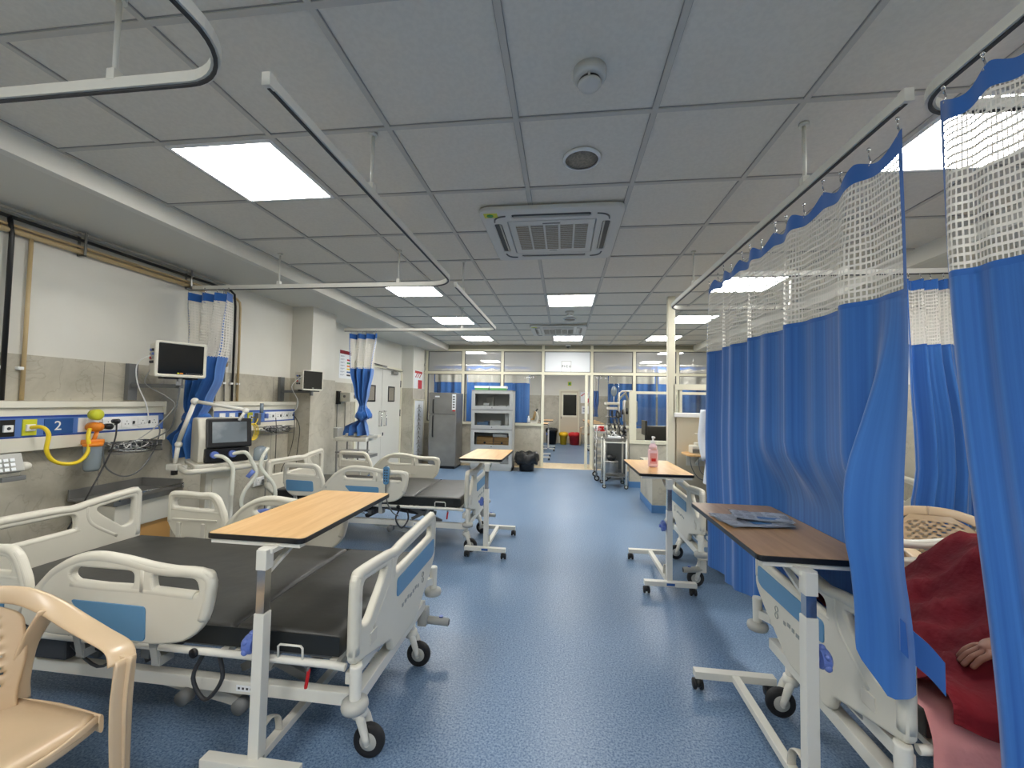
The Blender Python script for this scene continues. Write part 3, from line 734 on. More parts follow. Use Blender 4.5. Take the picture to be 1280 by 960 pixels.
def bed(label, loc, rz, t):
    B = thing('hospital_bed', label, 'hospital bed', loc, rz, 'adjustable hospital beds of the ward')
    # mattress in two joined sections
    def mat_sec(x0, x1):
        m = MB().m('vinyl_black').bx(x0, x1, -.44, .44, .435, .525, .022)
        for f in m.bm.faces: f.smooth = True
        bmesh.ops.subdivide_edges(m.bm, edges=[e for e in m.bm.edges if e.calc_length() > .3], cuts=6, use_grid_fill=True)
        m.warp(lambda p: V(p.x, p.y, p.z + (.004 * math.sin(p.x * 9 + p.y * 5) if p.z > .5 else 0)))
        return m
    a = mat_sec(-.48, -.03)
    b = mat_sec(-1.92, -.484)
    me = D.meshes.new('t'); b.bm.to_mesh(me); b.bm.free(); a.bm.from_mesh(me); D.meshes.remove(me)
    mo = a.build('mattress', None, B)
    MB().m('vinyl_side').bx(-1.915, -.035, -.4415, -.437, .444, .516).bx(-1.915, -.035, .437, .4415, .444, .516).build('side_welt', None, mo)
    # deck
    m = MB().m('paint_white')
    for s in (-1, 1): m.tube([(.0, s * .455, .418), (-.06, s * .458, .425), (-1.93, s * .458, .425), (-1.97, s * .44, .425)], .014, 10)
    for x in (-.06, -.46, -.52, -1.0, -1.4, -1.93): m.bar((x, -.45, .42), (x, .45, .42), .03, .02)
    m.m('mech_grey').bx(-1.9, -.05, -.40, .40, .412, .432)
    d = m.build('mattress_platform', None, B)
    for s in (-1, 1):
        for xx in (-.22, -1.15):
            q = MB().m('paint_white').tube([(xx - .05, s * .462, .42), (xx - .05, s * .466, .478), (xx - .042, s * .466, .486), (xx + .042, s * .466, .486), (xx + .05, s * .466, .478), (xx + .05, s * .462, .42)], .0045, 6)
            q.build('mattress_retainer', None, d)
    # under-structure
    m = MB().m('paint_white')
    for s in (-1, 1): m.bar((.0, s * .37, .25), (-1.9, s * .37, .25), .04, .05, bev=.004)
    m.bar((0, -.39, .25), (0, .39, .25), .05, .05, bev=.004).bar((-1.88, -.39, .25), (-1.88, .39, .25), .05, .05)
    m.m('label_white').bx(-.50, -.42, -.3915, -.3905, .238, .262).m('mech_dark')
    for i in range(4): m.bx(-.492 + i * .018, -.483 + i * .018, -.3925, -.391, .246, .254)
    fr = m.build('base_frame', None, B)
    m = MB().m('mech_grey')
    for s in (-.30, .30):
        m.bar((-.25, s, .26), (-.62, s, .40), .022, .035).bar((-1.25, s, .26), (-1.62, s, .40), .022, .035)
        m.bar((-.55, s, .27), (-.28, s, .41), .014, .03)
    m.bar((-.62, -.32, .39), (-.62, .32, .39), .03, .03).bar((-1.6, -.32, .39), (-1.6, .32, .39), .03, .03)
    m.bar((-.95, -.37, .33), (-.95, .37, .33), .04, .04).m('paint_grey')
    m.bar((-.9, -.34, .22), (-.50, -.34, .16), .02, .04).bar((-.9, .34, .22), (-.50, .34, .16), .02, .04)
    m.m('mech_grey').lathe([(0, -.02), (.03, -.02), (.03, .02), (0, .02)], (-.72, -.40, .20), 14, 'y').lathe([(0, -.02), (.03, -.02), (.03, .02), (0, .02)], (-.50, -.36, .16), 14, 'y')
    m.m('mech_dark').bar((-1.02, -.30, .27), (-.78, -.30, .40), .02, .045).bar((-1.08, .30, .27), (-.84, .30, .40), .02, .045).bar((-1.0, -.2, .36), (-.5, -.2, .30), .03, .03).bar((-.98, .16, .34), (-.45, .16, .30), .03, .03)
    m.m('mech_grey').bx(-.86, -.70, -.30, .30, .35, .37).bx(-1.30, -1.18, -.30, .30, .30, .32).m('paint_grey').bar((-.30, -.34, .40), (-.30, .34, .40), .025, .025).bar((-.42, -.30, .28), (-.36, -.30, .41), .03, .02).bar((-.42, .30, .28), (-.36, .30, .41), .03, .02)
    m.build('lifting_linkage', None, B)
    m = MB().m('black_plastic').cyl((-.40, -.1, .30), (-.95, -.1, .34), .028).cyl((-1.5, .1, .30), (-.98, .1, .34), .028).bx(-1.2, -1.02, -.12, .06, .26, .36, .01)
    m.build('motor', None, B)
    m = MB().m('mech_dark').bx(-1.45, -1.27, -.42, -.30, .30, .42, .01).tube([(-1.28, -.40, .36), (-1.1, -.43, .30), (-1.0, -.42, .36)], .006, 6, smooth_pts=5)
    m.build('control_box', None, B)
    MB().m('black_plastic').cyl((-1.22, -.41, .385), (-1.05, -.41, .345), .012).m('chrome').cyl((-1.06, -.41, .348), (-.98, -.41, .33), .006).build('gas_spring', None, B)
    m = MB().m('mech_dark').tube([(-.62, -.42, .40), (-.66, -.43, .30), (-.60, -.43, .22), (-.54, -.42, .30), (-.56, -.42, .40)], .008, 7, smooth_pts=5)
    m.build('cable_loop', None, B)
    for s in (-1, 1):
        m = MB().m('mech_grey').cyl((-.145, s * .452, .415), (-.15, s * .462, .395), .006).m('red').bar((-.147, s * .455, .40), (-.155, s * .46, .33), .018, .012, bev=.004)
        r = m.build('release_lever', None, B); r['label'] = 'red release lever'
    # side rail arms
    for s in (-1, 1):
        for x in (-1.15, -.80, -1.66, -1.48):
            MB().m('paint_grey').bar((x, s * .455, .36), (x, s * .482, .49), .03, .014).bx(x - .02, x + .02, s * .40, s * .46, .35, .385).build('rail_mount', None, B)
        MB().m('black_plastic').lathe([(0, -.004), (.018, -.004), (.018, .004), (0, .004)], (-.62, s * .475, .425), 14, 'y').build('end_plug', None, B)
    end_board(B, 'footboard', .03, 1, t, 0)
    end_board(B, 'headboard', -1.98, -1, -t, .045, sl=.03)
    for s in (-1, 1):
        foot_rail(B, s * .495, s); head_rail(B, s * .495, s)
    # corner posts with bumpers
    for x, sx in ((.045, 1), (-1.95, -1)):
        m = MB().m('paint_white').bar((x - sx * .045, -.43, .36), (x - sx * .045, .43, .36), .03, .045, bev=.004)
        m.m('steel').box((x - sx * .0285, .1, .36), (.002, .3, .02)); m.build('cross_bar', None, B)
        for s in (-1, 1):
            yy = s * .462
            m = MB().m('paint_white').lathe([(.013, .435), (.022, .437), (.023, .43), (.021, .31), (.021, .30)], (x, yy, 0), 18).m('black_plastic').lathe([(0, .425), (.0135, .425), (.0135, .434)], (x, yy, 0), 14)
            m.m('paint_white').bar((x, yy, .36), (x - sx * .04, s * .40, .36), .03, .04)
            cp = m.build('corner_post', None, B)
            MB().m('paint_grey').lathe([(.015, .315), (.03, .315), (.047, .305), (.05, .29), (.046, .277), (.02, .268)], (x, yy, 0), 24).build('bumper', None, cp)
    for x, dx, sx in ((.0, 1, 1), (-1.88, -1, -1)):
        for y in (-.33 * t, .24 * t): bed_caster(B, x, y, dx)
    m = MB().m('paint_grey').cyl((.02, .40, .16), (.16, .41, .15), .021).bx(-.01, .04, .36, .42, .14, .23).m('knob_blue').cyl((.115, .41, .176), (.115, .41, .182), .012, n=12)
    m.m('black_plastic').cyl((.16, .41, .15), (.163, .41, .15), .016); m.build('brake_pedal', None, B)
    return B
b1 = bed('empty hospital bed with black mattress nearest the camera on the left', (-.80, 1.96, 0), 0, 1)
b2 = dup(b1, None, (-.90, 4.21, 0), 0, 'empty hospital bed with black mattress, second on the left, handset on its rail')
b3 = bed('occupied hospital bed at the right, half behind the blue curtain', (1.06, 1.865, 0), PI, -1)
b4 = dup(b3, None, (1.10, 3.80, 0), PI, 'farther right hospital bed, only its white footboard seen past the curtain')
# handset hung on the second bed
t = thing('bed_remote', 'light blue bed handset hooked over the second left bed side rail', 'remote control', (-1.62, 3.675, .64))
m = MB().m('bed_blue').board(rp([(-.025, .0), (.025, 0), (.031, .10), (.028, .165), (-.028, .165), (-.031, .10)], .02), [], .02, plane_M((0, 0, 0), (1, 0, 0), (0, 0, 1)), .006)
m.build('handset', None, t)
m = MB().m('mech_dark')
for i in range(5):
    for j in (-1, 1): m.box((j * .011, -.0105, .035 + i * .024), (.012, .003, .011))
m.build('buttons', None, t)
MB().m('mech_grey').tube([(0, -.002, .0), (.005, -.01, -.07), (.02, .0, -.17), (.06, .03, -.26), (.10, .07, -.30)], .006, 7, smooth_pts=5).build('cable', None, t)
MB().m('mech_grey').tube([(0, -.012, .165), (0, -.005, .175), (0, .022, .17)], .005, 6).build('hook', None, t)

# ------------------------------------------------------------------ overbed tables (local: near cross bar at the origin, top along +y)
def overbed(label, loc, rz, knob=1, zk=.50, toff=-.05, wood='wood_top', z1=.60, z2=.745):
    T = thing('overbed_table', label, 'overbed table', loc, rz, 'overbed tables with wood tops on wheeled white frames')
    z0 = .865
    Mx = plane_M((toff, .44, z0), (1, 0, 0), (0, 1, 0))
    m = MB().m(wood).board(rect(-.205, .205, -.40, .40, .022), [], .016, Mx, .001, 1); m.warp(lambda p: V(p.x, p.y, p.z + .013))
    tp = m.build('table_top', None, T)
    MB().m('black_plastic').board(rect(-.209, .209, -.404, .404, .026), [rect(-.2045, .2045, -.3995, .3995, .022)[::-1]], .021, plane_M((toff, .44, z0 + .010), (1, 0, 0), (0, 1, 0)), .003, 1).build('edge_trim', None, tp)
    m = MB().m('paint_white')
    for x in (toff - .14, toff + .14): m.bx(x - .012, x + .012, .06, .82, z0 - .018, z0 + .002)
    m.bx(toff - .19, toff + .19, .045, .08, z0 - .018, z0 + .003).bx(toff - .19, toff + .19, .79, .825, z0 - .018, z0 + .003).bx(-.03, .03, .0, .26, z0 - .028, z0 - .012)
    m.build('top_frame', None, T)
    MB().m('paint_white').bx(-.021, .021, -.021, .021, .09, z1, .003).build('outer_column', None, T)
    MB().m('chrome').bx(-.0165, .0165, -.0165, .0165, z1 - .02, z2 + .02).build('inner_column', None, T)
    MB().m('paint_white').bx(-.021, .021, -.021, .021, z2, z0 - .01, .003).bar((0, .02, .76), (0, .22, z0 - .025), .02, .012).build('upper_sleeve', None, T)
    m = MB().m('knob_blue')
    m.lathe([(0, -.03), (.012, -.03), (.012, -.016), (.032, -.014), (.035, .010), (.026, .018), (0, .016)], (-knob * .044, 0, zk), 20, 'x', False)
    for i in range(5): m.ball((-knob * .046, .031 * math.cos(i * 1.257), zk + .031 * math.sin(i * 1.257)), .013, n=8)
    m.m('mech_dark').cyl((-knob * .03, 0, zk), (0, 0, zk), .006); m.build('height_knob', None, T)
    m = MB().m('paint_white').bx(-.19, .19, -.05, -.006, .065, .10, .003).bx(-.19, .19, .62, .664, .065, .10, .003).bx(-.018, .018, .02, .63, .068, .098, .003)
    m.m('label_white'); base = m.build('base', None, T)
    MB().m('trunk_navy').bx(-.03, .03, -.0515, -.05, .074, .092).build('name_plate', None, base)
    MB().m('plastic_edge').tube([(0, .02, .185), (0, .06, .19), (0, .105, .165), (0, .12, .12), (0, .12, .10)], .016, 8, smooth_pts=5, flat=.25).build('pedal_strap', None, T)
    for x, y in ((-.17, -.028), (.17, -.028), (-.17, .642), (.17, .642)):
        m = MB().m('black_plastic').cyl((x, y, .045), (x, y, .067), .008).ball((x, y + .004, .038), .026, (.8, 1, 1), 12)
        c = m.build('caster', None, T)
        w = MB().m('rubber')
        for s in (-1, 1): w.lathe([(0, -.007), (.024, -.007), (.026, 0), (.024, .007), (0, .007)], (x + s * .016, y + .008, .026), 16, 'x')
        w.build('wheel', None, c)
    return T
t1 = overbed('overbed table with bare wood top standing across the nearest left bed', (-1.115, 1.46, 0), 0, toff=-.08, z1=.62, z2=.78)
t2 = dup(t1, None, (-.69, 3.78, 0), math.radians(-1), 'overbed table with bare wood top beside the second left bed, in the aisle')
t3 = dup(t1, None, (.815, 3.31, 0), math.radians(1), 'overbed table carrying the pink soap bottle on the right of the aisle')
for k_ in kids(t3):
    if k_.name.startswith(('table_top', 'top_frame')): k_.location.x += .075
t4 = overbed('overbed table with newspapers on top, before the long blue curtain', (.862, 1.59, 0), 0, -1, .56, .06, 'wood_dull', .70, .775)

# ------------------------------------------------------------------ moulded plastic chairs (local: faces -y)
def ribbon(m, pts, ws, th, side, k=5):
    """sweep of a flat rounded profile: width along side vectors, thickness across"""
    P = catmull([Vector(p) for p in pts], k); N = len(P); rs = []
    sv = catmull([Vector(q) for q in side], k); wv = catmull([V(w, 0, 0) for w in ws], k)
    for i, p in enumerate(P):
        t = (P[min(i + 1, N - 1)] - P[max(i - 1, 0)]).normalized(); u = sv[i] - t * sv[i].dot(t); u.normalize(); v = t.cross(u); w = wv[i].x / 2; ring = []
        for a in range(12):
            c, s_ = math.cos(a * PI / 6), math.sin(a * PI / 6)
            ring.append(p + u * w * math.copysign(abs(c) ** .6, c) + v * th / 2 * math.copysign(abs(s_) ** .8, s_))
        rs.append(ring)
    m.rings(rs)
def chair(label, loc, rz):
    T = thing('plastic_chair', label, 'chair', loc, rz, 'beige moulded plastic armchairs')
    # back: curved panel with woven slits
    def hw(z): return .165 + .035 * sm(.40, .62, z) - .10 * sm(.70, .84, z) ** 1.6
    nx, nz = 44, 62; gv = {}; m = MB().m('chair_beige')
    for j in range(nz + 1):
        z = .385 + (.835 - .385) * j / nz
        for i in range(nx + 1):
            x = hw(z) * (i / nx * 2 - 1); w_ = sm(.455, .475, z) * sm(.79, .77, z) * sm(.155, .14, abs(x))
            y = .17 + (z - .40) * .33 - 1.3 * x * x + w_ * .0035 * math.sin(j * PI / 3) * (1 if (i // 5) % 2 else -1)
            gv[i, j] = m.bm.verts.new((x, y, z))
    fs = []
    for j in range(nz):
        z = .385 + (.835 - .385) * (j + .5) / nz
        for i in range(nx):
            x = hw(z) * ((i + .5) / nx * 2 - 1)
            if .465 < z < .785 and abs(x) < .145 and j % 3 == 1 and (i + (j // 3) * 2) % 5 < 2: continue
            fs.append(m.bm.faces.new((gv[i, j], gv[i + 1, j], gv[i + 1, j + 1], gv[i, j + 1])))
    for v in [v for v in m.bm.verts if not v.link_faces]: m.bm.verts.remove(v)
    m._fin(fs, True); bmesh.ops.solidify(m.bm, geom=fs, thickness=.008)
    m.build('backrest', None, T)
    # seat
    m = MB().m('chair_beige'); g = []
    nx, ny = 14, 12; vs = {}
    for j in range(ny + 1):
        for i in range(nx + 1):
            a = i / nx * 2 - 1; b = j / ny
            hw = .225 - .045 * b
            x = a * hw; y = -.235 + .43 * b - .02 * (1 - a * a) * (b < .01)
            z = .425 - .018 * (1 - a * a) * math.sin(PI * min(b + .1, 1)) - .03 * b
            if j == 0: z -= .03
            if abs(a) > .99: z += .004
            vs[i, j] = m.bm.verts.new((x, y, z))
    fs = [m.bm.faces.new((vs[i, j], vs[i + 1, j], vs[i + 1, j + 1], vs[i, j + 1])) for i in range(nx) for j in range(ny)]
    m._fin(fs, True)
    bmesh.ops.solidify(m.bm, geom=fs, thickness=.010)
    ribbon(m, [(-.225, -.22, .405), (-.1, -.245, .385), (.1, -.245, .385), (.225, -.22, .405)], [.05, .035, .035, .05], .012, [(0, 0, 1)] * 4)
    for s in (-1, 1): ribbon(m, [(s * .228, -.235, .40), (s * .215, 0, .385), (s * .18, .19, .375)], [.06, .05, .05], .012, [(0, 0, 1)] * 3)
    m.build('seat', None, T)
    # rim flowing from the back into both arms
    m = MB().m('chair_beige')
    pts = [(.275, -.235, .60), (.285, -.19, .645), (.285, -.06, .665), (.275, .06, .695), (.245, .17, .755), (.195, .255, .81), (.11, .305, .84), (0, .318, .848)]
    sd = [(.9, 0, .3), (1, 0, 0), (1, 0, .1), (.9, .1, .4), (.5, .3, .8), (.2, .2, 1), (0, .2, 1), (0, .2, 1)]
    ws = [.075, .078, .075, .072, .07, .07, .07, .07]
    for s in (-1, 1):
        ribbon(m, [(s * a, b, c) for a, b, c in pts], ws, .02, [(s * a, b, c) for a, b, c in sd])
    m.build('arm_rim', None, T)
    for s in (-1, 1):
        m = MB().m('chair_beige')
        ribbon(m, [(s * .245, .17, .745), (s * .205, .20, .60), (s * .185, .185, .47), (s * .18, .18, .38)], [.085, .07, .065, .08], .014, [(s * 1, .3, .1)] * 4)
        m.build('back_strut', None, T)
    for s in (-1, 1):
        m = MB().m('chair_beige')
        ribbon(m, [(s * .277, -.238, .632), (s * .268, -.243, .45), (s * .275, -.25, .2), (s * .285, -.255, 0.0)], [.095, .09, .07, .05], .012, [(.0, 1, 0)] * 4)
        ribbon(m, [(s * .272, -.262, .632), (s * .262, -.268, .45), (s * .268, -.272, .2), (s * .278, -.274, 0.0)], [.06, .065, .055, .045], .011, [(1, 0, 0)] * 4)
        m.build('leg', None, T)
        m = MB().m('chair_beige')
        ribbon(m, [(s * .18, .19, .40), (s * .20, .225, .25), (s * .23, .285, 0.0)], [.08, .06, .045], .012, [(.3, 1, 0)] * 3)
        ribbon(m, [(s * .175, .205, .40), (s * .195, .24, .25), (s * .222, .298, 0.0)], [.06, .05, .04], .011, [(1, 0, 0)] * 3)
        m.build('leg', None, T)
    return T
def squash(T):
    for o in kids(T):
        for v in o.data.vertices:
            if v.co.z > .41: v.co.z = .41 + (v.co.z - .41) * .82
ch1 = chair('beige plastic armchair in the lower left corner, in front of the nearest bed', (-1.715, 1.025, 0), math.radians(76)); ch1.scale = (.96, .96, .96)
squash(ch1)
ch2 = dup(ch1, None, (2.30, 2.72, 0), math.radians(-12), 'beige plastic armchair beyond the right-hand bed, under the bunched curtain')

# ------------------------------------------------------------------ left wall services
def socket_plate(m, x, y, z, w=.075, h=.075):
    m.m('white').bx(x, x + .008, y - w / 2, y + w / 2, z - h / 2, z + h / 2, .002)
    m.m('mech_dark')
    for dy, dz in ((0, .014), (-.012, -.008), (.012, -.008)): m.cyl((x + .007, y + dy, z + dz), (x + .0095, y + dy, z + dz), .0035, n=8)
def bedhead(label, y0, y1, number, ys, plates, gases):
    T = thing('bed_head_panel', label, 'bed head unit', (XL + .02, (y0 + y1) / 2, 1.05), 0, 'cream bed head units on the left wall')
    x0, x1 = XL + .014, XL + .10
    m = MB().m('trunk_cream').bx(x0, x1 + .01, y0, y1, 1.335, 1.375, .004).bx(x0, x1 - .012, y0 + .005, y1 - .01, 1.285, 1.335).bx(x0, x1, y0 + .005, y1 - .01, 1.065, 1.15, .004).bx(x0, x1 - .006, y0 + .005, y1 - .01, 1.14, 1.30)
    m.m('trunk_cream').bx(x0, x1 + .012, y1 - .012, y1, 1.06, 1.15).bx(x0, x1 + .012, y1 - .012, y1, 1.27, 1.378)
    b = m.build('housing', None, T, True)
    m = MB().m('trunk_blue').bx(x1 - .008, x1 - .002, y0 + .01, y1 - .012, 1.152, 1.283).m('edge_blue').bx(x1 - .006, x1 + .001, y0 + .01, y1 - .012, 1.272, 1.284).bx(x1 - .006, x1, y0 + .01, y1 - .012, 1.150, 1.158)
    m.build('blue_strip', None, b, True)
    m = MB().m('white').bx(x1 - .003, x1 + .004, ys[0], ys[1], 1.165, 1.262)
    m.build('socket_cover', None, b, True)
    for yy in plates:
        q = MB(); socket_plate(q, x1 + .003, yy, 1.213, .07, .07); q.bx(x1 + .003, x1 + .012, yy + .048, yy + .06, 1.20, 1.226); q.build('socket', None, b, True)
    if number:
        m = MB().m('trunk_navy').bx(x1 - .002, x1 + .003, 2.255, 2.41, 1.163, 1.262); pb = m.build('number_plate', None, b, True)
        MB().m('white').text(number, .085, plane_M((x1 + .004, 2.325, 1.213), (0, 1, 0), (0, 0, 1)), .001).build('numeral', None, pb, True)
    for yy, mm in gases:
        m = MB().m(mm).bx(x1 - .002, x1 + .006, yy - .034, yy + .034, 1.163, 1.263).m('white').bx(x1 + .005, x1 + .018, yy - .022, yy + .022, 1.19, 1.232, .003).m('mech_dark').lathe([(0, .022), (.008, .022), (.01, .016), (0, .014)], (x1, yy, 1.212), 12, 'x')
        m.build('gas_outlet', None, b, True)
    return T
bh1 = bedhead('cream and blue bed head unit with a white number 2, nearest on the left wall', 1.15, 3.06, '2', (2.44, 3.0), (2.52, 2.62, 2.75, 2.87, 2.96), ((2.075, 'black_plastic'), (2.18, 'yellow_green'), (1.6, 'white')))
bh2 = bedhead('cream and blue bed head unit behind the ventilator, second on the left wall', 3.54, 4.745, None, (4.22, 4.70), (4.29, 4.42, 4.53, 4.64), ((3.64, 'white'), (3.76, 'white'), (3.88, 'black_plastic'), (4.0, 'yellow_green')))
# number plate on unit 1 sits between gases and sockets
# vacuum regulator with collection jar and yellow hose
T = thing('suction_regulator', 'orange suction regulator with yellow dial and clear jar on the number 2 unit', 'medical device', (-3.2, 2.47, .88))
m = MB().m('orange').lathe([(0, -.05), (.03, -.05), (.034, -.02), (.03, .03), (0, .035)], (-3.215, 2.485, 1.20), 16, 'x').bx(-3.25, -3.19, 2.42, 2.53, 1.08, 1.115, .01).cyl((-3.21, 2.49, 1.17), (-3.21, 2.47, 1.10), .012)
m.build('valve_body', None, T, True)
MB().m('yellow_green').lathe([(0, -.03), (.036, -.03), (.038, .012), (.03, .02), (0, .022)], (-3.20, 2.475, 1.285), 20, 'x').build('dial', None, T, True)
MB().m('clear_jar').lathe([(0, .90), (.036, .90), (.045, .92), (.05, 1.06), (.046, 1.075), (0, 1.08)], (-3.21, 2.47, 0), 20).build('jar', None, T, True)
MB().m('orange').lathe([(0, 1.07), (.053, 1.07), (.053, 1.088), (.02, 1.095), (0, 1.095)], (-3.21, 2.47, 0), 20).bx(-3.22, -3.19, 2.455, 2.49, 1.01, 1.06, .005).build('jar_lid', None, T, True)
MB().m('black_plastic').lathe([(0, -.03), (.02, -.03), (.022, .01), (0, .012)], (-3.19, 2.55, 1.20), 14, 'x').lathe([(0, -.03), (.016, -.03), (.018, .01), (0, .012)], (-3.18, 2.59, 1.235), 14, 'x').build('plug', None, T, True)
tag(MB().m('hose_yellow').tube([(-3.29, 2.18, 1.212), (-3.22, 2.19, 1.215), (-3.19, 2.205, 1.17), (-3.19, 2.20, 1.07), (-3.19, 2.24, 1.0), (-3.19, 2.32, .97), (-3.19, 2.39, .985), (-3.19, 2.43, 1.05), (-3.20, 2.43, 1.14), (-3.215, 2.45, 1.19)], .0115, 10, smooth_pts=6).build('oxygen_hose'), 'thick yellow hose looping from the outlet to the orange regulator', 'hose')
tag(MB().m('black_plastic').tube([(-3.18, 2.59, 1.22), (-3.16, 2.57, 1.12), (-3.15, 2.52, .98), (-3.12, 2.42, .82), (-3.05, 2.30, .70), (-3.0, 2.2, .60)], .005, 6, smooth_pts=6).build('power_cable'), 'black cable hanging from the socket beside the orange regulator', 'cable')
tag(MB().m('mech_grey').tube([(-3.2, 2.53, 1.10), (-3.2, 2.53, 1.0), (-3.2, 2.56, .90), (-3.19, 2.66, .83), (-3.18, 2.76, .85), (-3.18, 2.86, .97), (-3.19, 2.92, 1.12), (-3.22, 2.94, 1.18)], .005, 6, smooth_pts=6).build('sensor_cable'), 'thin grey cable looping below the first wire basket', 'cable')
def wire_basket(label, y0, y1, z0, z1):
    T = thing('wire_basket', label, 'basket', (-3.22, (y0 + y1) / 2, z0), 0, 'wire baskets of cables under the bed head units')
    m = MB().m('steel')
    xa, xb = -3.30, -3.14
    for z in (z1, (z0 + z1) / 2, z0): m.tube([(xa, y0, z), (xb, y0, z), (xb, y1, z), (xa, y1, z)], .003, 5, loop=True)
    n = 9
    for i in range(n):
        y = y0 + (y1 - y0) * i / (n - 1); m.tube([(xa, y, z1), (xa, y, z0), (xb, y, z0), (xb, y, z1)], .0018, 4)
    m.build('wire_frame', None, T, True)
    m = MB()
    R = random.Random(y0)
    for i in range(16):
        m.m('mech_dark' if i % 3 else 'white')
        pts = [(-3.22 + R.uniform(-.06, .07), R.uniform(y0 + .02, y1 - .02), R.uniform(z0 + .01, z1 + .01)) for k in range(6)]
        m.tube(pts, .004 if i % 3 else .003, 5, smooth_pts=5)
    o = m.build('coiled_cables', None, T, True); o['kind'] = 'stuff'
wire_basket('wire basket full of tangled cables left of the tied curtain', 2.58, 2.90, 1.0, 1.075)
wire_basket('wire basket full of tangled cables right of the yellow tube coil', 4.08, 4.50, 1.02, 1.10)
def cable(name, label, mt, pts, r=.004, k=6): return tag(MB().m(mt).tube(pts, r, 6, smooth_pts=k).build(name), label, 'cable')
cable('power_cable', 'dark cable hanging straight from the second basket to the floor', 'black_plastic', [(-3.18, 4.24, 1.2), (-3.17, 4.24, 1.08), (-3.18, 4.26, .8), (-3.2, 4.27, .4), (-3.2, 4.28, .05)])
cable('power_cable', 'dark cable hooked in a loop right of the second basket', 'black_plastic', [(-3.18, 4.56, 1.21), (-3.17, 4.55, 1.0), (-3.18, 4.50, .78), (-3.2, 4.40, .60), (-3.2, 4.44, .52), (-3.18, 4.55, .55)])
cable('power_cable', 'dark cable dropping beside the column from the second unit', 'black_plastic', [(-3.2, 4.60, 1.20), (-3.16, 4.64, 1.05), (-3.2, 4.66, .7), (-3.2, 4.67, .3)])
T = thing('oxygen_tube_coil', 'yellow coiled tubing hanging under the second bed head unit', 'tubing', (-3.2, 3.87, 1.0))
m = MB().m('hose_yellow')
for i in range(4): m.tube([(-3.18 + .012 * i, 3.87 + (.055 + .006 * i) * math.cos(a), 1.07 + .085 * math.sin(a)) for a in [j * PI / 8 for j in range(16)]], .004, 6, loop=True)
m.tube([(-3.27, 4.0, 1.21), (-3.2, 3.99, 1.2), (-3.18, 3.93, 1.14)], .006, 6, smooth_pts=4).build('tube', None, T, True)
m = MB().m('steel').bx(-3.24, -3.19, 3.985, 4.03, 1.13, 1.26, .01).m('clear_jar').cyl((-3.19, 4.03, 1.26), (-3.19, 4.03, 1.36), .018).m('knob_blue').cyl((-3.17, 4.08, 1.2), (-3.17, 4.08, 1.25), .02)
m.build('flow_meter', None, T, True)
# low socket with plug
T = thing('wall_socket', 'white double socket low on the stone wall behind the ventilator', 'socket', (XL + .014, 4.32, .44))
MB().m('white').bx(XL + .014, XL + .03, 4.19, 4.45, .435, .53, .004).build('cover', None, T, True)
q = MB(); socket_plate(q, XL + .029, 4.25, .485, .07, .07); socket_plate(q, XL + .029, 4.39, .485, .07, .07); q.build('socket', None, T, True)
MB().m('mech_grey').bx(XL + .036, XL + .07, 4.30, 4.35, .45, .50, .008).tube([(XL + .06, 4.325, .45), (XL + .06, 4.33, .3), (XL + .05, 4.34, .05)], .005, 6).build('plug', None, T, True)
# pipes
def pipe(label, mt, pts, r, name='wall_pipe', clips=()):
    T = thing(name, label, 'pipe', pts[0], 0, 'pipes along the left wall')
    MB().m(mt).tube(pts, r, 10).build('tube', None, T, True)
    for c in clips: MB().m('white').box(c, (.03, .035, .02), None, .003).build('clip', None, T, True)
    return T
xw = XL + .03
pipe('thick beige pipe running just under the ceiling along the left wall', 'copper_beige', [(xw, -1, 2.42), (xw, 3.45, 2.42)], .018, clips=())
pipe('thin copper pipe above the thick beige one', 'copper_beige', [(xw, -1, 2.455), (xw, 3.5, 2.455)], .010)
pipe('long black pipe under the soffit along the left wall', 'black_plastic', [(xw + .01, -1, 2.50), (xw + .01, 3.6, 2.50)], .012)
pipe('grey conduit highest on the left wall, under the soffit', 'paint_grey', [(xw, -1, 2.535), (xw, 3.68, 2.535)], .010)
pipe('black vertical pipe at the far left edge', 'black_plastic', [(xw + .01, 2.06, 2.50), (xw + .01, 2.075, 2.40), (xw + .01, 2.08, 1.38)], .013, clips=((XL + .025, 2.06, 1.58),))
pipe('beige vertical pipe right of the black one at the left edge', 'copper_beige', [(xw, 2.175, 2.42), (xw, 2.18, 1.38)], .011, clips=((XL + .025, 2.165, 1.58),))
pipe('black vertical pipe behind the tied curtain on the left wall', 'black_plastic', [(xw + .02, 3.60, 2.50), (xw + .02, 3.72, 2.50), (xw + .02, 3.78, 2.47), (xw, 3.82, 2.35), (xw, 3.83, 1.38)], .011, clips=((XL + .025, 3.81, 1.56),))
pipe('beige vertical pipe with a bent top right of the tied curtain', 'copper_beige', [(xw, 3.70, 2.44), (xw, 3.83, 2.44), (xw, 3.875, 2.41), (xw, 3.885, 2.35), (xw, 3.90, 1.38)], .012, clips=((XL + .025, 3.90, 1.56),))
pipe('thin grey pipe with a brass valve nearest the tied curtain', 'steel', [(xw, 3.60, 2.1), (xw, 3.62, 1.38)], .008, clips=((XL + .025, 3.62, 1.56),))
pipe('thin grey pipe pair with a brass valve left of the black vertical pipe', 'steel', [(xw, 3.70, 2.25), (xw, 3.73, 1.38)], .008, clips=((XL + .025, 3.72, 1.56),))
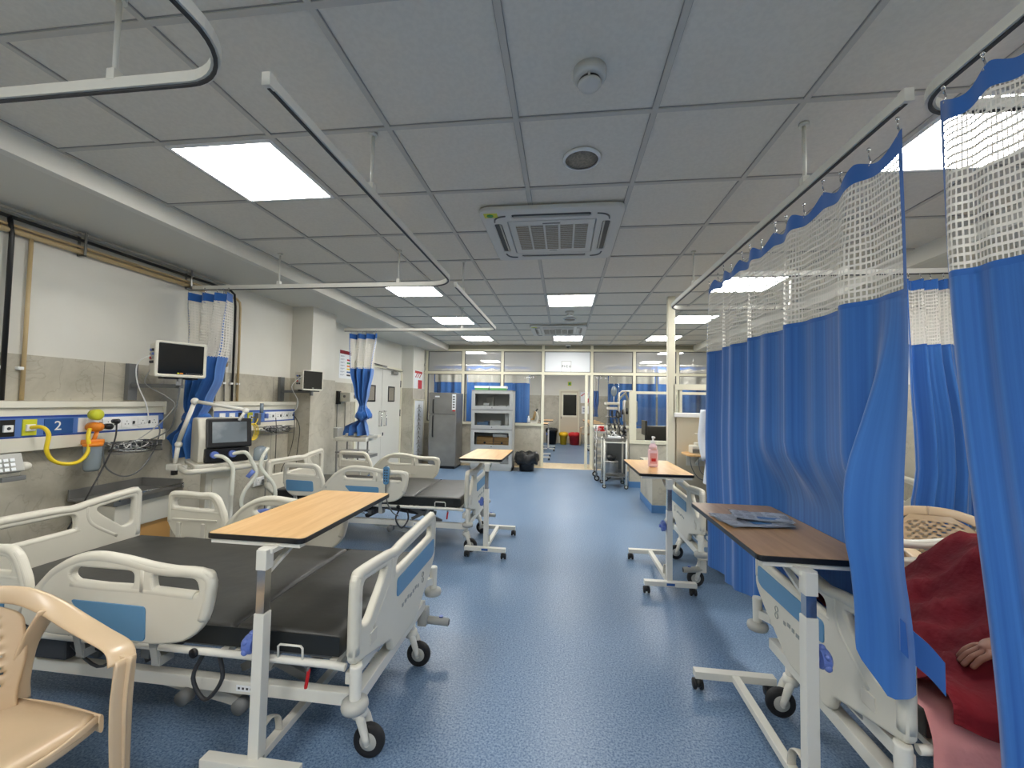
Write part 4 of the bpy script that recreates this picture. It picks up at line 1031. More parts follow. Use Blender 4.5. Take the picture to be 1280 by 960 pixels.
for i, (yy, lb) in enumerate(((3.615, 'small brass valve on the grey pipe nearest the tied curtain'), (3.715, 'small brass valve on the grey pipe beside the black vertical pipe'))):
    T = thing('pipe_valve', lb, 'valve', (xw, yy, 1.72), 0, 'brass valves')
    MB().m('brown_metal').lathe([(0, -.03), (.014, -.025), (.018, 0), (.014, .025), (0, .03)], (xw + .02, yy, 1.75), 12).build('body', None, T, True)
    MB().m('steel').box((xw + .045, yy, 1.77), (.012, .05, .012)).cyl((xw + .02, yy, 1.75), (xw + .045, yy, 1.77), .005).build('handle', None, T, True)
m = None
for i, (yy, yb) in enumerate(((2.45, 0), (3.28, 0))):
    o = MB().m('steel').bx(XL, xw + .03, yy - .008, yy + .008, 2.39, 2.40).bx(XL, XL + .006, yy - .008, yy + .008, 2.39, 2.56).bx(xw + .026, xw + .03, yy - .008, yy + .008, 2.39, 2.56).build('pipe_bracket')
    tag(o, ['steel pipe bracket above the nearest bed head unit', 'steel pipe bracket just before the tied curtain'][i], 'bracket', 'pipe brackets')
# patient monitors on wall arms
def monitor(label, c, yawd, w, h, d, arm_y, lit, small=False):
    """c = centre of the screen front; arm column on the wall at arm_y"""
    T = thing('patient_monitor', label, 'monitor', c, math.radians(yawd), 'bedside patient monitors')
    m = MB().m('plastic_white').board(rect(-w / 2, w / 2, -h / 2, h / 2, .022), [rect(-w / 2 + (.022 if lit else .014), w / 2 - (.022 if lit else .014), -h / 2 + (.024 if lit else .02), h / 2 - (.018 if lit else .012), .006)[::-1]], .03, plane_M((0, .012, 0), (1, 0, 0), (0, 0, 1)), .008)
    m.build('bezel', None, T)
    m = MB().m('screen').bx(-w / 2 + .012, w / 2 - .012, .002, .02, -h / 2 + .018, h / 2 - .010); s = m.build('screen', None, T)
    if lit:
        m = MB().m('yellow_green').bx(-.025, -.012, -.0005, .001, -h / 2 + .027, -h / 2 + .036).m('orange').bx(-.008, .012, -.0005, .001, -h / 2 + .027, -h / 2 + .036)
        m.m('mech_grey')
        for i in range(8): m.bx(.03 + i * .014, .038 + i * .014, -.0005, .001, -h / 2 + .029, -h / 2 + .034)
    else: m = MB().m('paint_grey').bx(-.012, .012, -.0005, .001, -h / 2 + .027, -h / 2 + .034)
    m.build('indicator_lights', None, s)
    m = MB().m('plastic_edge').bx(-w / 2 + .012, w / 2 - .03, .025, .025 + d, -h / 2 + .01, h / 2 - .02, .012); b = m.build('housing', None, T)
    m = MB()
    for i in range(2):
        for j in range(4):
            m.m(('mech_dark', 'knob_blue', 'paint_grey', 'red')[(i + j) % 4] if j < 3 else 'mech_dark').lathe([(0, -.012), (.009, -.012), (.011, 0), (0, .002)], (-w / 2 + .012, .06 + i * .035, h / 2 - .07 - j * .03), 10, 'x')
    m.build('ports', None, b)
    MB().m('black_plastic').bx(-.10, .12, .02, .13, -h / 2 - .012, -h / 2 + .012, .004).build('tray', None, T)
    m = MB().m('mech_grey').bx(XL + .0155, XL + .05, arm_y - .035, arm_y + .035, 1.385, 1.67)
    m.bar((XL + .05, arm_y, 1.50), (c[0] - .05, arm_y + .03, 1.50), .03, .03).bar((c[0] - .07, arm_y + .02, 1.50), (c[0] - .02, c[1], 1.52), .03, .03)
    m.cyl((c[0] - .03, c[1] + .02, c[2] - h / 2 - .06), (c[0] - .03, c[1] + .02, c[2] - h / 2), .02).build('wall_arm', None, T, True)
    return T
mo1 = monitor('dark-screen patient monitor on a wall arm above the number 2 unit', (-2.90, 2.80, 1.70), 66, .33, .27, .12, 2.83, True)
mo2 = monitor('dark-screen patient monitor on a wall arm beside the first column', (-2.97, 4.58, 1.635), 76, .30, .24, .12, 4.56, False)
T = None
cable('monitor_cable', 'white lead looping from the nearest monitor down to the sockets', 'white', [(-3.02, 2.66, 1.72), (-3.12, 2.66, 1.66), (-3.16, 2.70, 1.52), (-3.14, 2.76, 1.35), (-3.17, 2.80, 1.22), (-3.29, 2.80, 1.20)], .004)
cable('monitor_cable', 'grey lead crossing under the nearest monitor arm', 'paint_grey', [(-3.02, 2.70, 1.66), (-3.14, 2.74, 1.52), (-3.08, 2.86, 1.42), (-3.1, 2.95, 1.34), (-3.2, 2.9, 1.18), (-3.2, 2.75, 1.08)], .004)
cable('monitor_cable', 'dark lead hanging under the nearest monitor stand', 'mech_grey', [(-2.93, 2.82, 1.55), (-2.94, 2.83, 1.45), (-3.0, 2.86, 1.30), (-3.1, 2.92, 1.16), (-3.2, 2.86, 1.08)], .006)
cable('monitor_cable', 'white lead dropping from the second monitor to its sockets', 'white', [(-3.02, 4.44, 1.68), (-3.13, 4.42, 1.56), (-3.12, 4.52, 1.4), (-3.16, 4.55, 1.28), (-3.28, 4.57, 1.22)], .004)
# keypad device at the left edge
T = thing('infusion_pump', 'grey keypad pump clamped beside the near headboard at the left edge', 'medical device', (-2.9, 1.82, .97))
MB().m('paint_grey').box((-2.90, 1.80, 1.05), (.06, .17, .10), Matrix.Rotation(-.35, 3, 'Y'), .008).build('body', None, T, True)
m = MB().m('label_white')
for i in range(4):
    for j in range(3): m.box((-2.865 + j * .006, 1.755 + i * .026, 1.075 - j * .024), (.004, .018, .016), Matrix.Rotation(-.35, 3, 'Y'))
m.build('keys', None, T, True)
MB().m('plastic_white').cyl((-2.90, 1.70, .985), (-2.90, 1.88, 1.0), .018).ball((-2.89, 1.90, 1.03), .028, (1, 1, .9)).m('mech_grey').bx(-2.94, -2.87, 1.80, 1.90, .96, .985, .005).build('clamp', None, T, True)
MB().m('paint_grey').cyl((-2.95, 1.75, 0), (-2.95, 1.75, 1.05), .012).cyl((-2.95, 1.75, 1.0), (-2.90, 1.75, 1.0), .01).lathe([(0, 0), (.14, 0), (.14, .015), (.02, .03)], (-2.95, 1.75, 0), 20).build('stand', None, T, True)
# bedside locker behind the first bed
T = thing('bedside_locker', 'bedside locker with steel tray top and white drawer by the ventilator', 'bedside locker', (-3.1, 2.72, 0))
m = MB().m('plastic_white').bx(-3.34, -3.02, 2.48, 2.93, .49, .66, .006); m.build('drawer', None, T, True)
m = MB().m('oak_brown').bx(-3.33, -3.04, 2.50, 2.91, .06, .49); m.build('cupboard', None, T, True)
m = MB().m('dark_steel').bx(-3.36, -3.0, 2.45, 2.96, .69, .70); m.bx(-3.36, -3.35, 2.45, 2.96, .70, .765).bx(-3.35, -3.0, 2.945, 2.96, .70, .765).m('steel').bx(-3.005, -2.995, 2.45, 2.96, .67, .705).bx(-3.34, -3.02, 2.49, 2.92, .66, .69)
m.build('tray_top', None, T, True)
m = MB().m('chrome').cyl((-2.985, 2.48, .735), (-2.985, 2.95, .735), .006).cyl((-2.985, 2.48, .70), (-2.985, 2.48, .735), .005).cyl((-2.985, 2.95, .70), (-2.985, 2.95, .735), .005)
m.build('guard_rail', None, T, True)
for x in (-3.3, -3.07):
    for y in (2.52, 2.89):
        w = MB(); wheel_mb(w, (x, y, .03), .03, .018); w.m('steel').cyl((x, y, .03), (x, y, .07), .008); w.build('caster', None, T, True)
# ventilator
T = thing('ventilator', 'white ventilator on a cart with tilted grey screen and corrugated hoses', 'ventilator', (-2.82, 3.10, 0))
rt = Matrix.Rotation(math.radians(54), 3, 'Z')
def vp(x, y, z): p = rt @ V(x, y, 0); return V(-2.82 + p.x, 3.10 + p.y, z)
m = MB().m('plastic_white')
prof = [(-.13, .90), (-.15, 1.10), (-.05, 1.25), (.15, 1.25), (.17, 1.16), (.17, .90)]
m.board(rp([(a, b) for a, b in prof], .03), [], .33, plane_M(vp(0, .0, 0), rt @ V(0, 1, 0), (0, 0, 1)), .015)
m.build('housing', None, T, True)
m = MB().m('black_plastic'); Rs = rt @ Matrix.Rotation(-.20, 3, 'X')
m.box(vp(.03, -.155, 1.135), (.31, .035, .235), Rs, .012); scf = m.build('screen_frame', None, T, True)
MB().m('screen_grey').box(vp(.03, -.174, 1.142), (.235, .003, .165), Rs).build('screen', None, scf, True)
m = MB().m('black_plastic').box(vp(.02, -.15, .96), (.30, .05, .11), rt, .01); m.build('front_ports', None, T, True)
for dx in (-.07, .05):
    MB().m('knob_blue').cyl(vp(dx, -.17, .965), vp(dx, -.22, .97), .03, .026).build('port', None, T, True)
m = MB().m('plastic_white').board(rect(-.2, .2, -.2, .2, .04), [], .03, plane_M(vp(0, 0, .885), rt @ V(1, 0, 0), rt @ V(0, 1, 0)), .008)
m.build('shelf', None, T, True)
m = MB().m('plastic_white').tube([vp(-.24, .05, .86), vp(-.25, -.18, .86), vp(-.18, -.25, .86), vp(.18, -.25, .87), vp(.26, -.18, .88), vp(.26, .05, .88)], .02, 10, smooth_pts=5); m.build('handle_bar', None, T, True)
m = MB().m('plastic_white').box(vp(0, .02, .46), (.20, .20, .80), rt, .02).box(vp(0, -.09, .62), (.12, .03, .30), rt, .01); m.build('column', None, T, True)
m = MB().m('plastic_white')
for a in (.6, 2.2, 3.9, 5.5): m.bar(vp(0, 0, .075), vp(.26 * math.cos(a), .26 * math.sin(a), .075), .05, .04)
m.build('base', None, T, True)
for a in (.6, 2.2, 3.9, 5.5):
    p = vp(.26 * math.cos(a), .26 * math.sin(a), .032); w = MB(); wheel_mb(w, p, .032, .02); w.m('plastic_white').cyl(p, p + V(0, 0, .04), .01); w.build('caster', None, T, True)
m = MB().m('paint_white').box((-3.06, 2.93, .86), (.10, .05, .05), None, .01).m('black_plastic').cyl((-3.05, 2.93, .80), (-3.05, 2.93, .835), .022).m('paint_white')
m.tube([(-3.05, 2.93, .87), (-3.03, 2.93, 1.02)], .016, 10).ball((-3.025, 2.93, 1.04), .026).tube([(-3.03, 2.93, 1.05), (-2.93, 2.95, 1.36)], .016, 10).ball((-2.92, 2.95, 1.385), .028)
m.tube([(-2.92, 2.95, 1.385), (-2.55, 3.02, 1.325)], .014, 10).ball((-2.53, 3.02, 1.315), .024).tube([(-2.53, 3.02, 1.315), (-2.55, 2.98, 1.24)], .012, 8)
m.bar((-3.02, 2.93, .86), (-2.98, 2.97, .86), .04, .03).build('circuit_arm', None, T, True)
def hose(pts, r=.0135):
    P = catmull([Vector(p) for p in pts], 14); n = len(P)
    rad = [r * (1 + .13 * (i % 2)) for i in range(n)]
    m = MB().m('tube_clear'); out = []
    return m.tube(P, rad, 10)
hose([vp(-.07, -.21, .965), vp(-.02, -.27, .95), vp(.03, -.30, .87), vp(.03, -.31, .72), vp(.03, -.31, .66)]).build('breathing_hose', None, T, True)
hose([vp(.05, -.21, .97), vp(.12, -.27, .98), vp(.17, -.27, .90), vp(.20, -.28, .80), vp(.12, -.30, .68), vp(.10, -.30, .58), vp(.14, -.30, .52), vp(.20, -.30, .50)]).build('breathing_hose', None, T, True)
hose([vp(.30, -.22, 1.0), vp(.25, -.25, .93), vp(.24, -.27, .84), vp(.33, -.29, .70), vp(.34, -.30, .58), vp(.28, -.30, .50), vp(.20, -.30, .50)]).build('breathing_hose', None, T, True)
m = MB().m('knob_blue').cyl(vp(.14, -.28, .78), vp(.18, -.28, .83), .018).cyl(vp(.10, -.30, .49), vp(.30, -.30, .50), .017).m('screen_grey').cyl(vp(.2, -.3, .48), vp(.19, -.3, .36), .01).build('connector', None, T, True)
m = MB().m('clear_jar').lathe([(0, .89), (.05, .89), (.055, .91), (.05, .99), (.02, 1.01), (0, 1.01)], vp(.27, -.12, 0), 18).m('plastic_white').lathe([(0, .875), (.055, .875), (.055, .892), (0, .892)], vp(.27, -.12, 0), 18)
m.build('humidifier', None, T, True)
# ------------------------------------------------------------------ beyond the first column: poster, wall device, machine, doors
T = thing('waste_poster', 'white colour-coding poster with red heading on the wall before the curtain knot', 'poster', (XL + .002, 6.06, 1.74))
MB().m('label_white').bx(XL, XL + .004, 5.88, 6.24, 1.74, 2.18).build('sheet', None, T, True)
m = MB().m('deep_red').bx(XL + .003, XL + .005, 5.885, 6.235, 2.12, 2.175)
for i, c in enumerate(('white', 'red', 'green', 'orange', 'hose_yellow', 'trunk_navy', 'mech_dark')):
    z = 2.07 - i * .048
    m.m(c).bx(XL + .003, XL + .0055, 6.10, 6.21, z, z + .026)
    m.m('ink').bx(XL + .003, XL + .0048, 5.91, 6.03, z + .014, z + .020).bx(XL + .003, XL + .0048, 5.91, 5.99, z + .003, z + .008)
m.build('print', None, T, True)
T = thing('wall_monitor', 'small white boxy device on a black bracket on the stone wall', 'medical device', (XL + .03, 5.95, 1.38))
MB().m('black_plastic').bx(XL + .014, XL + .05, 5.80, 5.88, 1.34, 1.54).build('bracket', None, T, True)
MB().m('plastic_white').bx(XL + .05, XL + .22, 5.84, 6.10, 1.38, 1.52, .01).build('body', None, T, True)
MB().m('mech_grey').lathe([(0, -.004), (.035, -.004), (.035, .006), (0, .008)], (XL + .22, 5.98, 1.46), 16, 'x').lathe([(0, .004), (.02, .004), (.02, -.008), (0, -.008)], (XL + .13, 5.838, 1.46), 14, 'y').build('dials', None, T, True)
for i, (yy, z0, lb) in enumerate(((5.50, .75, 'grey cable running down the wall left of the white boxy device'), (5.82, .8, 'dark cable hanging from the boxy device'), (6.05, .8, 'thin dark cable right of the one hanging from the boxy device'))):
    cable('wall_cable', lb, 'mech_grey', [(XL + .025, yy, 1.62 if i == 0 else 1.36), (XL + .025, yy + .01, 1.1), (XL + .025, yy, z0)], .005)
tag(MB().m('mech_grey').bx(XL + .014, XL + .04, 5.46, 5.53, 1.14, 1.24, .008).build('switch_box'), 'grey switch box on the cable beside the column', 'switch')
T = thing('ecg_machine', 'white ECG machine on a trolley in front of the grey door', 'medical device', (-2.85, 5.3, 0))
MB().m('plastic_white').bx(-3.12, -2.66, 5.12, 5.46, .84, .90, .02).bx(-3.02, -2.84, 5.2, 5.4, .90, .945, .01).box((-2.96, 5.32, 1.0), (.14, .03, .12), Matrix.Rotation(-.2, 3, 'X'), .01).box((-2.66, 5.26, .90), (.26, .12, .04), Matrix.Rotation(-.1, 3, 'Y'), .008).build('console', None, T, True)
MB().m('screen_grey').box((-2.96, 5.30, 1.01), (.09, .01, .06), Matrix.Rotation(-.2, 3, 'X')).m('mech_grey').box((-2.65, 5.24, .925), (.06, .05, .006)).bx(-2.9, -2.86, 5.2, 5.3, .945, .96).build('display', None, T, True)
m = MB().m('dark_steel').bx(-3.10, -2.76, 5.12, 5.44, .68, .70).bx(-3.05, -2.62, 5.1, 5.4, .62, .66).bx(-3.1, -2.8, 5.12, 5.44, .2, .22)
for x in (-3.09, -2.78):
    for y in (5.14, 5.42): m.cyl((x, y, .06), (x, y, .84), .012)
m.m('paint_grey').bx(-3.22, -3.08, 5.13, 5.3, .88, 1.02, .01).build('trolley', None, T, True)
for x in (-3.09, -2.78):
    for y in (5.14, 5.42): w = MB(); wheel_mb(w, (x, y, .03), .03, .02); w.build('caster', None, T, True)
T.matrix_basis = Matrix.Translation((0, .22, 0)) @ T.matrix_basis
cable('power_cable', 'dark cable curving down from the white machine by the column', 'black_plastic', [(-3.22, 5.42, .98), (-3.28, 5.40, .94), (-3.3, 5.38, .7), (-3.32, 5.36, .3), (-3.34, 5.35, .02)])
# double door
m = MB().m('door_grey').bx(XL - .02, XL + .02, 6.42, 7.36, .02, 2.0, .004); d1 = m.build('door_1'); struct(d1)
m = MB().m('door_grey').bx(XL - .02, XL + .02, 7.365, 8.24, .02, 2.0, .004); d2 = m.build('door_2'); struct(d2)
struct(MB().m('frame_cream').bx(XL, XL + .03, 6.36, 6.415, 0, 2.06).bx(XL, XL + .03, 8.245, 8.30, 0, 2.06).bx(XL, XL + .03, 6.36, 8.30, 2.005, 2.06).build('trim_4'))
for d, y in ((d1, 6.93), (d2, 7.78)):
    MB().m('black_plastic').board(rect(y - .15, y + .15, 1.38, 1.68, .01), [rect(y - .125, y + .125, 1.405, 1.655, .005)[::-1]], .012, plane_M((XL + .024, 0, 0), (0, 1, 0), (0, 0, 1)), .002).m('filter_grey').bx(XL + .018, XL + .023, y - .125, y + .125, 1.405, 1.655).build('vision_panel', None, d, True)
for d, y in ((d1, 7.27), (d2, 7.48)):
    MB().m('chrome').tube([(XL + .02, y, .93), (XL + .07, y, .93), (XL + .07, y, 1.20), (XL + .02, y, 1.20)], .010, 8).build('pull_handle', None, d, True)
MB().m('black_plastic').bx(XL + .02, XL + .026, 7.42, 7.46, .74, .80).build('lock', None, d2, True)
for z in (1.75, 1.15): MB().m('mech_dark').bx(XL + .02, XL + .032, 8.225, 8.245, z - .07, z + .07).build('hinge', None, d2, True)
T = thing('door_closer', 'grey door closer arm above the right leaf of the double door', 'door closer', (XL + .05, 7.6, 1.95))
MB().m('steel').bx(XL + .02, XL + .07, 7.75, 8.0, 1.925, 1.985, .006).bar((XL + .06, 7.9, 1.99), (XL + .12, 7.1, 2.03), .014, .012).bar((XL + .05, 7.5, 2.02), (XL + .05, 8.25, 2.01), .012, .010).build('arm', None, T, True)
MB().m('mech_dark').bar((XL + .06, 6.9, 2.06), (XL + .06, 7.45, 2.05), .02, .014).build('track', None, T, True)
# fire notice and evacuation board on the second column
T = thing('fire_sign', 'red and white fire notice on the far left column', 'sign', (XL + .265, 8.62, 1.66))
m = MB().m('label_white').bx(XL + .262, XL + .266, 8.36, 8.88, 1.66, 2.06); m.build('sheet', None, T, True)
m = MB().m('red').bx(XL + .266, XL + .269, 8.60, 8.84, 1.66, 1.86).bx(XL + .266, XL + .269, 8.40, 8.84, 2.0, 2.05)
for i in range(9): m.box((XL + .268, 8.45 + .04 * i, 1.92 + .035 * ((i * 7) % 3)), (.003, .04, .03), Matrix.Rotation(i, 3, 'X'))
m.build('print', None, T, True)
T = thing('exercise_chart', 'tall framed cream chart of figures on the far left column', 'notice board', (XL + .275, 8.64, .2))
m = MB().m('label_white').bx(XL + .275, XL + .29, 8.34, 8.94, .22, 1.42); m.build('board', None, T, True)
m = MB().m('frame_cream').bx(XL + .28, XL + .30, 8.32, 8.36, .2, 1.44).bx(XL + .28, XL + .30, 8.92, 8.96, .2, 1.44).bx(XL + .28, XL + .30, 8.32, 8.96, 1.41, 1.44); m.build('frame', None, T, True)
m = MB().m('filter_grey')
for i in range(6):
    z = 1.30 - i * .19; x = XL + .2905
    m.box((x, 8.64, z), (.002, .05, .05)).bar((x, 8.64, z), (x, 8.64, z - .09), .02, .002).bar((x, 8.64, z - .03), (x, 8.50, z - .06 + .03 * (i % 2)), .015, .002).bar((x, 8.64, z - .03), (x, 8.78, z - .06), .015, .002).bar((x, 8.64, z - .08), (x, 8.56, z - .14), .015, .002).bar((x, 8.64, z - .08), (x, 8.72, z - .14), .015, .002)
m.build('figures', None, T, True)
# ------------------------------------------------------------------ far end of the ward: fridge, cupboard, bin, sill
T = thing('refrigerator', 'grey two-door refrigerator standing before the glass partition', 'refrigerator', (-2.5, 8.6, 0))
m = MB().m('dark_steel').bx(-2.80, -2.22, 8.46, 8.98, .04, 1.585, .01).m('black_plastic').bx(-2.78, -2.24, 8.44, 8.95, 0, .05); m.build('cabinet', None, T, True)
for nm, z0, z1 in (('freezer_door', 1.135, 1.59), ('fridge_door', .06, 1.125)):
    d = MB().m('dark_steel').bx(-2.80, -2.22, 8.40, 8.455, z0, z1, .012).build('door', None, T, True)
    h = (1.16, 1.44) if z0 > 1 else (.66, 1.10)
    MB().m('black_plastic').tube([(-2.71, 8.40, h[1]), (-2.71, 8.375, h[1] - .04), (-2.71, 8.372, (h[0] + h[1]) / 2), (-2.71, 8.375, h[0] + .04), (-2.71, 8.40, h[0])], .014, 8, smooth_pts=4).build('handle', None, d, True)
    if z0 > 1:
        q = MB().m('label_white').bx(-2.68, -2.58, 8.397, 8.40, 1.49, 1.52).m('red').bx(-2.30, -2.24, 8.397, 8.40, 1.20, 1.23).m('label_white').bx(-2.31, -2.23, 8.398, 8.40, 1.23, 1.56).m('mech_grey')
        for i in range(5): q.bx(-2.295, -2.25, 8.396, 8.398, 1.27 + i * .055, 1.30 + i * .055)
        q.build('sticker', None, d, True)
T = thing('storage_cupboard', 'tall grey cupboard with four lift-up glass doors', 'cupboard', (-1.46, 8.6, 0))
m = MB().m('cupboard_grey').bx(-1.90, -1.88, 8.42, 8.85, .0, 1.66).bx(-1.05, -1.03, 8.42, 8.85, 0, 1.66).bx(-1.90, -1.03, 8.83, 8.85, 0, 1.66).bx(-1.90, -1.03, 8.42, 8.85, 1.64, 1.66).bx(-1.90, -1.03, 8.42, 8.85, .0, .07)
for z in (.45, .85, 1.25): m.bx(-1.88, -1.05, 8.43, 8.83, z - .01, z + .01)
m.build('carcass', None, T, True)
for i, z in enumerate((.07, .455, .855, 1.255)):
    z1 = z + .385
    d = MB().m('cupboard_grey').bx(-1.89, -1.82, 8.40, 8.42, z, z1).bx(-1.10, -1.03, 8.40, 8.42, z, z1).bx(-1.82, -1.10, 8.40, 8.42, z, z + .075).bx(-1.82, -1.10, 8.40, 8.42, z1 - .06, z1).m('mech_dark').bx(-1.89, -1.03, 8.401, 8.42, z1, z1 + .008).build('glass_door', None, T, True)
    MB().m('glass_pane').quad([(-1.82, 8.41, z + .075), (-1.10, 8.41, z + .075), (-1.10, 8.41, z1 - .06), (-1.82, 8.41, z1 - .06)]).build('pane', None, d, True)
    MB().m('mech_dark').cyl((-1.46, 8.40, z + .035), (-1.46, 8.385, z + .035), .010).build('knob', None, d, True)
R = random.Random(4)
# contents of the cupboard
for i in range(2):
    x = -1.78 + i * .36
    T2 = thing('wooden_drawer', ['light brown drawer box on the third cupboard shelf, left one', 'light brown drawer box on the third cupboard shelf, right one'][i], 'drawer box', (x + .16, 8.6, .465), 0, 'brown drawer boxes in the cupboard')
    MB().m('oak_brown').bx(x, x + .345, 8.46, 8.8, .465, .68, .004).build('box', None, T2, True)
    MB().m('mech_dark').bx(x, x + .345, 8.458, 8.461, .60, .604).bx(x, x + .345, 8.458, 8.461, .545, .549).cyl((x + .17, 8.46, .565), (x + .17, 8.44, .565), .022).build('knob', None, T2, True)
cs = [('white packet on the top cupboard shelf, left of the middle', 'label_white', -1.60, 1.262, .12, .08), ('white folded packet on the top cupboard shelf, right half', 'label_white', -1.27, 1.262, .16, .05), ('pale box on the top cupboard shelf behind the packets', 'paint_grey', -1.56, 1.262, .16, .16),
      ('stack of teal drapes on the second cupboard shelf', 'skirt_blue', -1.68, .862, .24, .09), ('crumpled white packs in the middle of the second cupboard shelf', 'label_white', -1.40, .862, .22, .11), ('white carton at the right end of the second cupboard shelf', 'white', -1.16, .862, .10, .20),
      ('white wrapped pack lying on top of the brown drawer boxes', 'label_white', -1.30, .682, .3, .05), ('pale pack on the bottom cupboard shelf', 'label_white', -1.25, .075, .28, .10), ('grey pack on the bottom cupboard shelf, left side', 'paint_grey', -1.6, .075, .26, .14)]
for i, (lb, mt, x, z, w, h) in enumerate(cs):
    yb = 8.66 + .05 * (i % 2) if 'behind' not in lb else 8.76
    m = MB().m(mt).bx(x - w / 2, x + w / 2, yb - .17 if 'behind' not in lb else yb - .03, yb + (.06 if 'behind' in lb else .04 if i % 2 else .0) , z, z + h * 1.6, .012)
    if 'crumpled' in lb or 'drapes' in lb or 'wrapped' in lb:
        bmesh.ops.subdivide_edges(m.bm, edges=m.bm.edges[:], cuts=2); RR = random.Random(i)
        m.warp(lambda p: V(p.x, p.y, max(z, p.z - (RR.random() * .05 if p.z > z + h * .6 else 0))))
    o = tag(m.build('supply_pack'), lb, 'medical supplies', 'packs stored in the glass cupboard')
for i, (x, w, lb) in enumerate(((-1.70, .30, 'flat pack of white and green boxes on top of the cupboard, left one'), (-1.35, .34, 'flat pack of white and green boxes on top of the cupboard, right one'))):
    m = MB().m('label_white').bx(x - w / 2, x + w / 2, 8.45, 8.7, 1.70, 1.745).m('green').bx(x - w / 2 + .01, x + w / 2 - .01, 8.452, 8.69, 1.662, 1.70)
    tag(m.build('box_stack'), lb, 'boxes', 'boxes on top of the cupboard')
T = thing('waste_bin', 'black bin with a black plastic liner folded over its rim, by the doorway', 'bin', (-.74, 8.60, 0))
MB().m('black_plastic').lathe([(0, 0), (.15, 0), (.17, .26), (.15, .27), (.12, .2), (0, .2)], (-.74, 8.60, 0), 24).build('bucket', None, T, True)
m = MB().m('bag_black').lathe([(.12, .30), (.15, .37), (.21, .375), (.235, .33), (.25, .22), (.235, .17), (.21, .15), (.175, .2)], (-.74, 8.60, 0), 36)
m.warp(lambda p: V(p.x + .02 * math.sin(p.z * 60 + p.y * 30), p.y + .015 * math.sin(p.x * 50), p.z + .02 * math.sin(math.atan2(p.y - 8.6, p.x + .74) * 6))); m.build('bin_liner', None, T, True)
T = thing('microscope', 'small white and brown microscope on the partition sill', 'microscope', (-.64, 9.12, .955))
MB().m('plastic_white').bx(-.72, -.56, 9.10, 9.17, .957, .99, .006).tube([(-.58, 9.13, .98), (-.55, 9.13, 1.08), (-.58, 9.13, 1.18), (-.62, 9.13, 1.22)], .02, 10, smooth_pts=4).build('stand', None, T, True)
MB().m('brown_metal').cyl((-.65, 9.13, 1.04), (-.61, 9.13, 1.22), .028).m('mech_dark').cyl((-.60, 9.13, 1.22), (-.56, 9.13, 1.28), .018).m('oak_brown').bx(-.70, -.63, 9.11, 9.15, 1.03, 1.06).build('optics', None, T, True)
T = thing('sanitizer_bottle', 'white small bottle left of the microscope on the sill', 'bottle', (-.76, 9.12, .955))
MB().m('label_white').lathe([(0, 0), (.03, 0), (.03, .10), (.012, .13), (.012, .16), (0, .16)], (-.76, 9.13, .957), 16).build('bottle_body', None, T, True)
MB().m('mech_grey').bx(-.79, -.76, 9.12, 9.14, 1.118, 1.135).build('nozzle', None, T, True)
# PICU sign
T = thing('paper_sign', 'white paper sign reading PICU above the glass doorway', 'sign', (.06, YG - .01, 2.10))
m = MB().m('paint_grey').bx(-.05, .165, YG - .006, YG - .001, 2.10, 2.345).m('label_white').bx(-.043, .158, YG - .0075, YG - .003, 2.105, 2.338); m.build('sheet', None, T, True)
MB().m('mech_dark').text('P I C U', .066, plane_M((.058, YG - .010, 2.225), (1, 0, 0), (0, 0, 1)), .001, bold=.0012).build('lettering', None, T, True)

# steel trolley in front of the partition, with a monitor cart and supplies
T = thing('instrument_trolley', 'white-legged steel trolley with a drum below, right of the doorway', 'trolley', (.88, 7.3, 0))
m = MB().m('paint_white')
for x in (.70, 1.06):
    for y in (7.12, 7.56): m.cyl((x, y, .06), (x, y, .83), .016)
for y in (7.12, 7.56): m.cyl((.70, y, .77), (1.06, y, .77), .013)
m.build('frame', None, T, True)
MB().m('steel').bx(.69, 1.07, 7.11, 7.57, .795, .815).bx(.69, 1.07, 7.105, 7.112, .80, .84).build('top_shelf', None, T, True)
MB().m('steel').bx(.69, 1.07, 7.11, 7.57, .19, .205).cyl((.70, 7.12, .25), (1.06, 7.12, .25), .006).cyl((.70, 7.56, .25), (1.06, 7.56, .25), .006).build('lower_shelf', None, T, True)
for x in (.70, 1.06):
    for y in (7.12, 7.56): w = MB(); wheel_mb(w, (x, y, .035), .035, .022); w.m('black_plastic').cyl((x, y, .035), (x, y, .07), .012); w.build('caster', None, T, True)
T = thing('steel_drum', 'round steel sterilising drum on the lower shelf of the trolley', 'drum', (.82, 7.3, .205))
MB().m('steel').lathe([(0, 0), (.115, 0), (.12, .01), (.12, .20), (.12, .21)], (.83, 7.3, .206), 28).lathe([(.10, .21), (.123, .21), (.123, .235), (.1, .245), (0, .245)], (.83, 7.3, .206), 28).build('drum_body', None, T, True)
m = MB().m('bag_black').ball((.84, 7.3, .50), .09, (1, .9, .6), 16); m.warp(lambda p: V(p.x, p.y, max(.453, p.z + .01 * math.sin(p.x * 70)))); o = m.build('bundle'); tag(o, 'dark cloth bundle lying on the steel drum', 'bundle')
T = thing('medicine_tray', 'white tray of small instruments on top of the steel trolley', 'tray', (.90, 7.3, .815))
MB().m('label_white').bx(.78, .98, 7.2, 7.38, .816, .87, .008).build('tray_body', None, T, True)
m = MB(); R = random.Random(2)
for i in range(10): m.m(('mech_dark', 'steel', 'label_white')[i % 3]).cyl((R.uniform(.80, .96), R.uniform(7.22, 7.36), .87), (R.uniform(.80, .96), R.uniform(7.22, 7.36), .90 + R.uniform(0, .05)), .012)
m.build('instruments', None, T, True)
T = thing('drawer_trolley', 'steel rack trolley with stacked trays between the doorway and the white-legged trolley', 'trolley', (.68, 8.0, 0))
m = MB().m('steel')
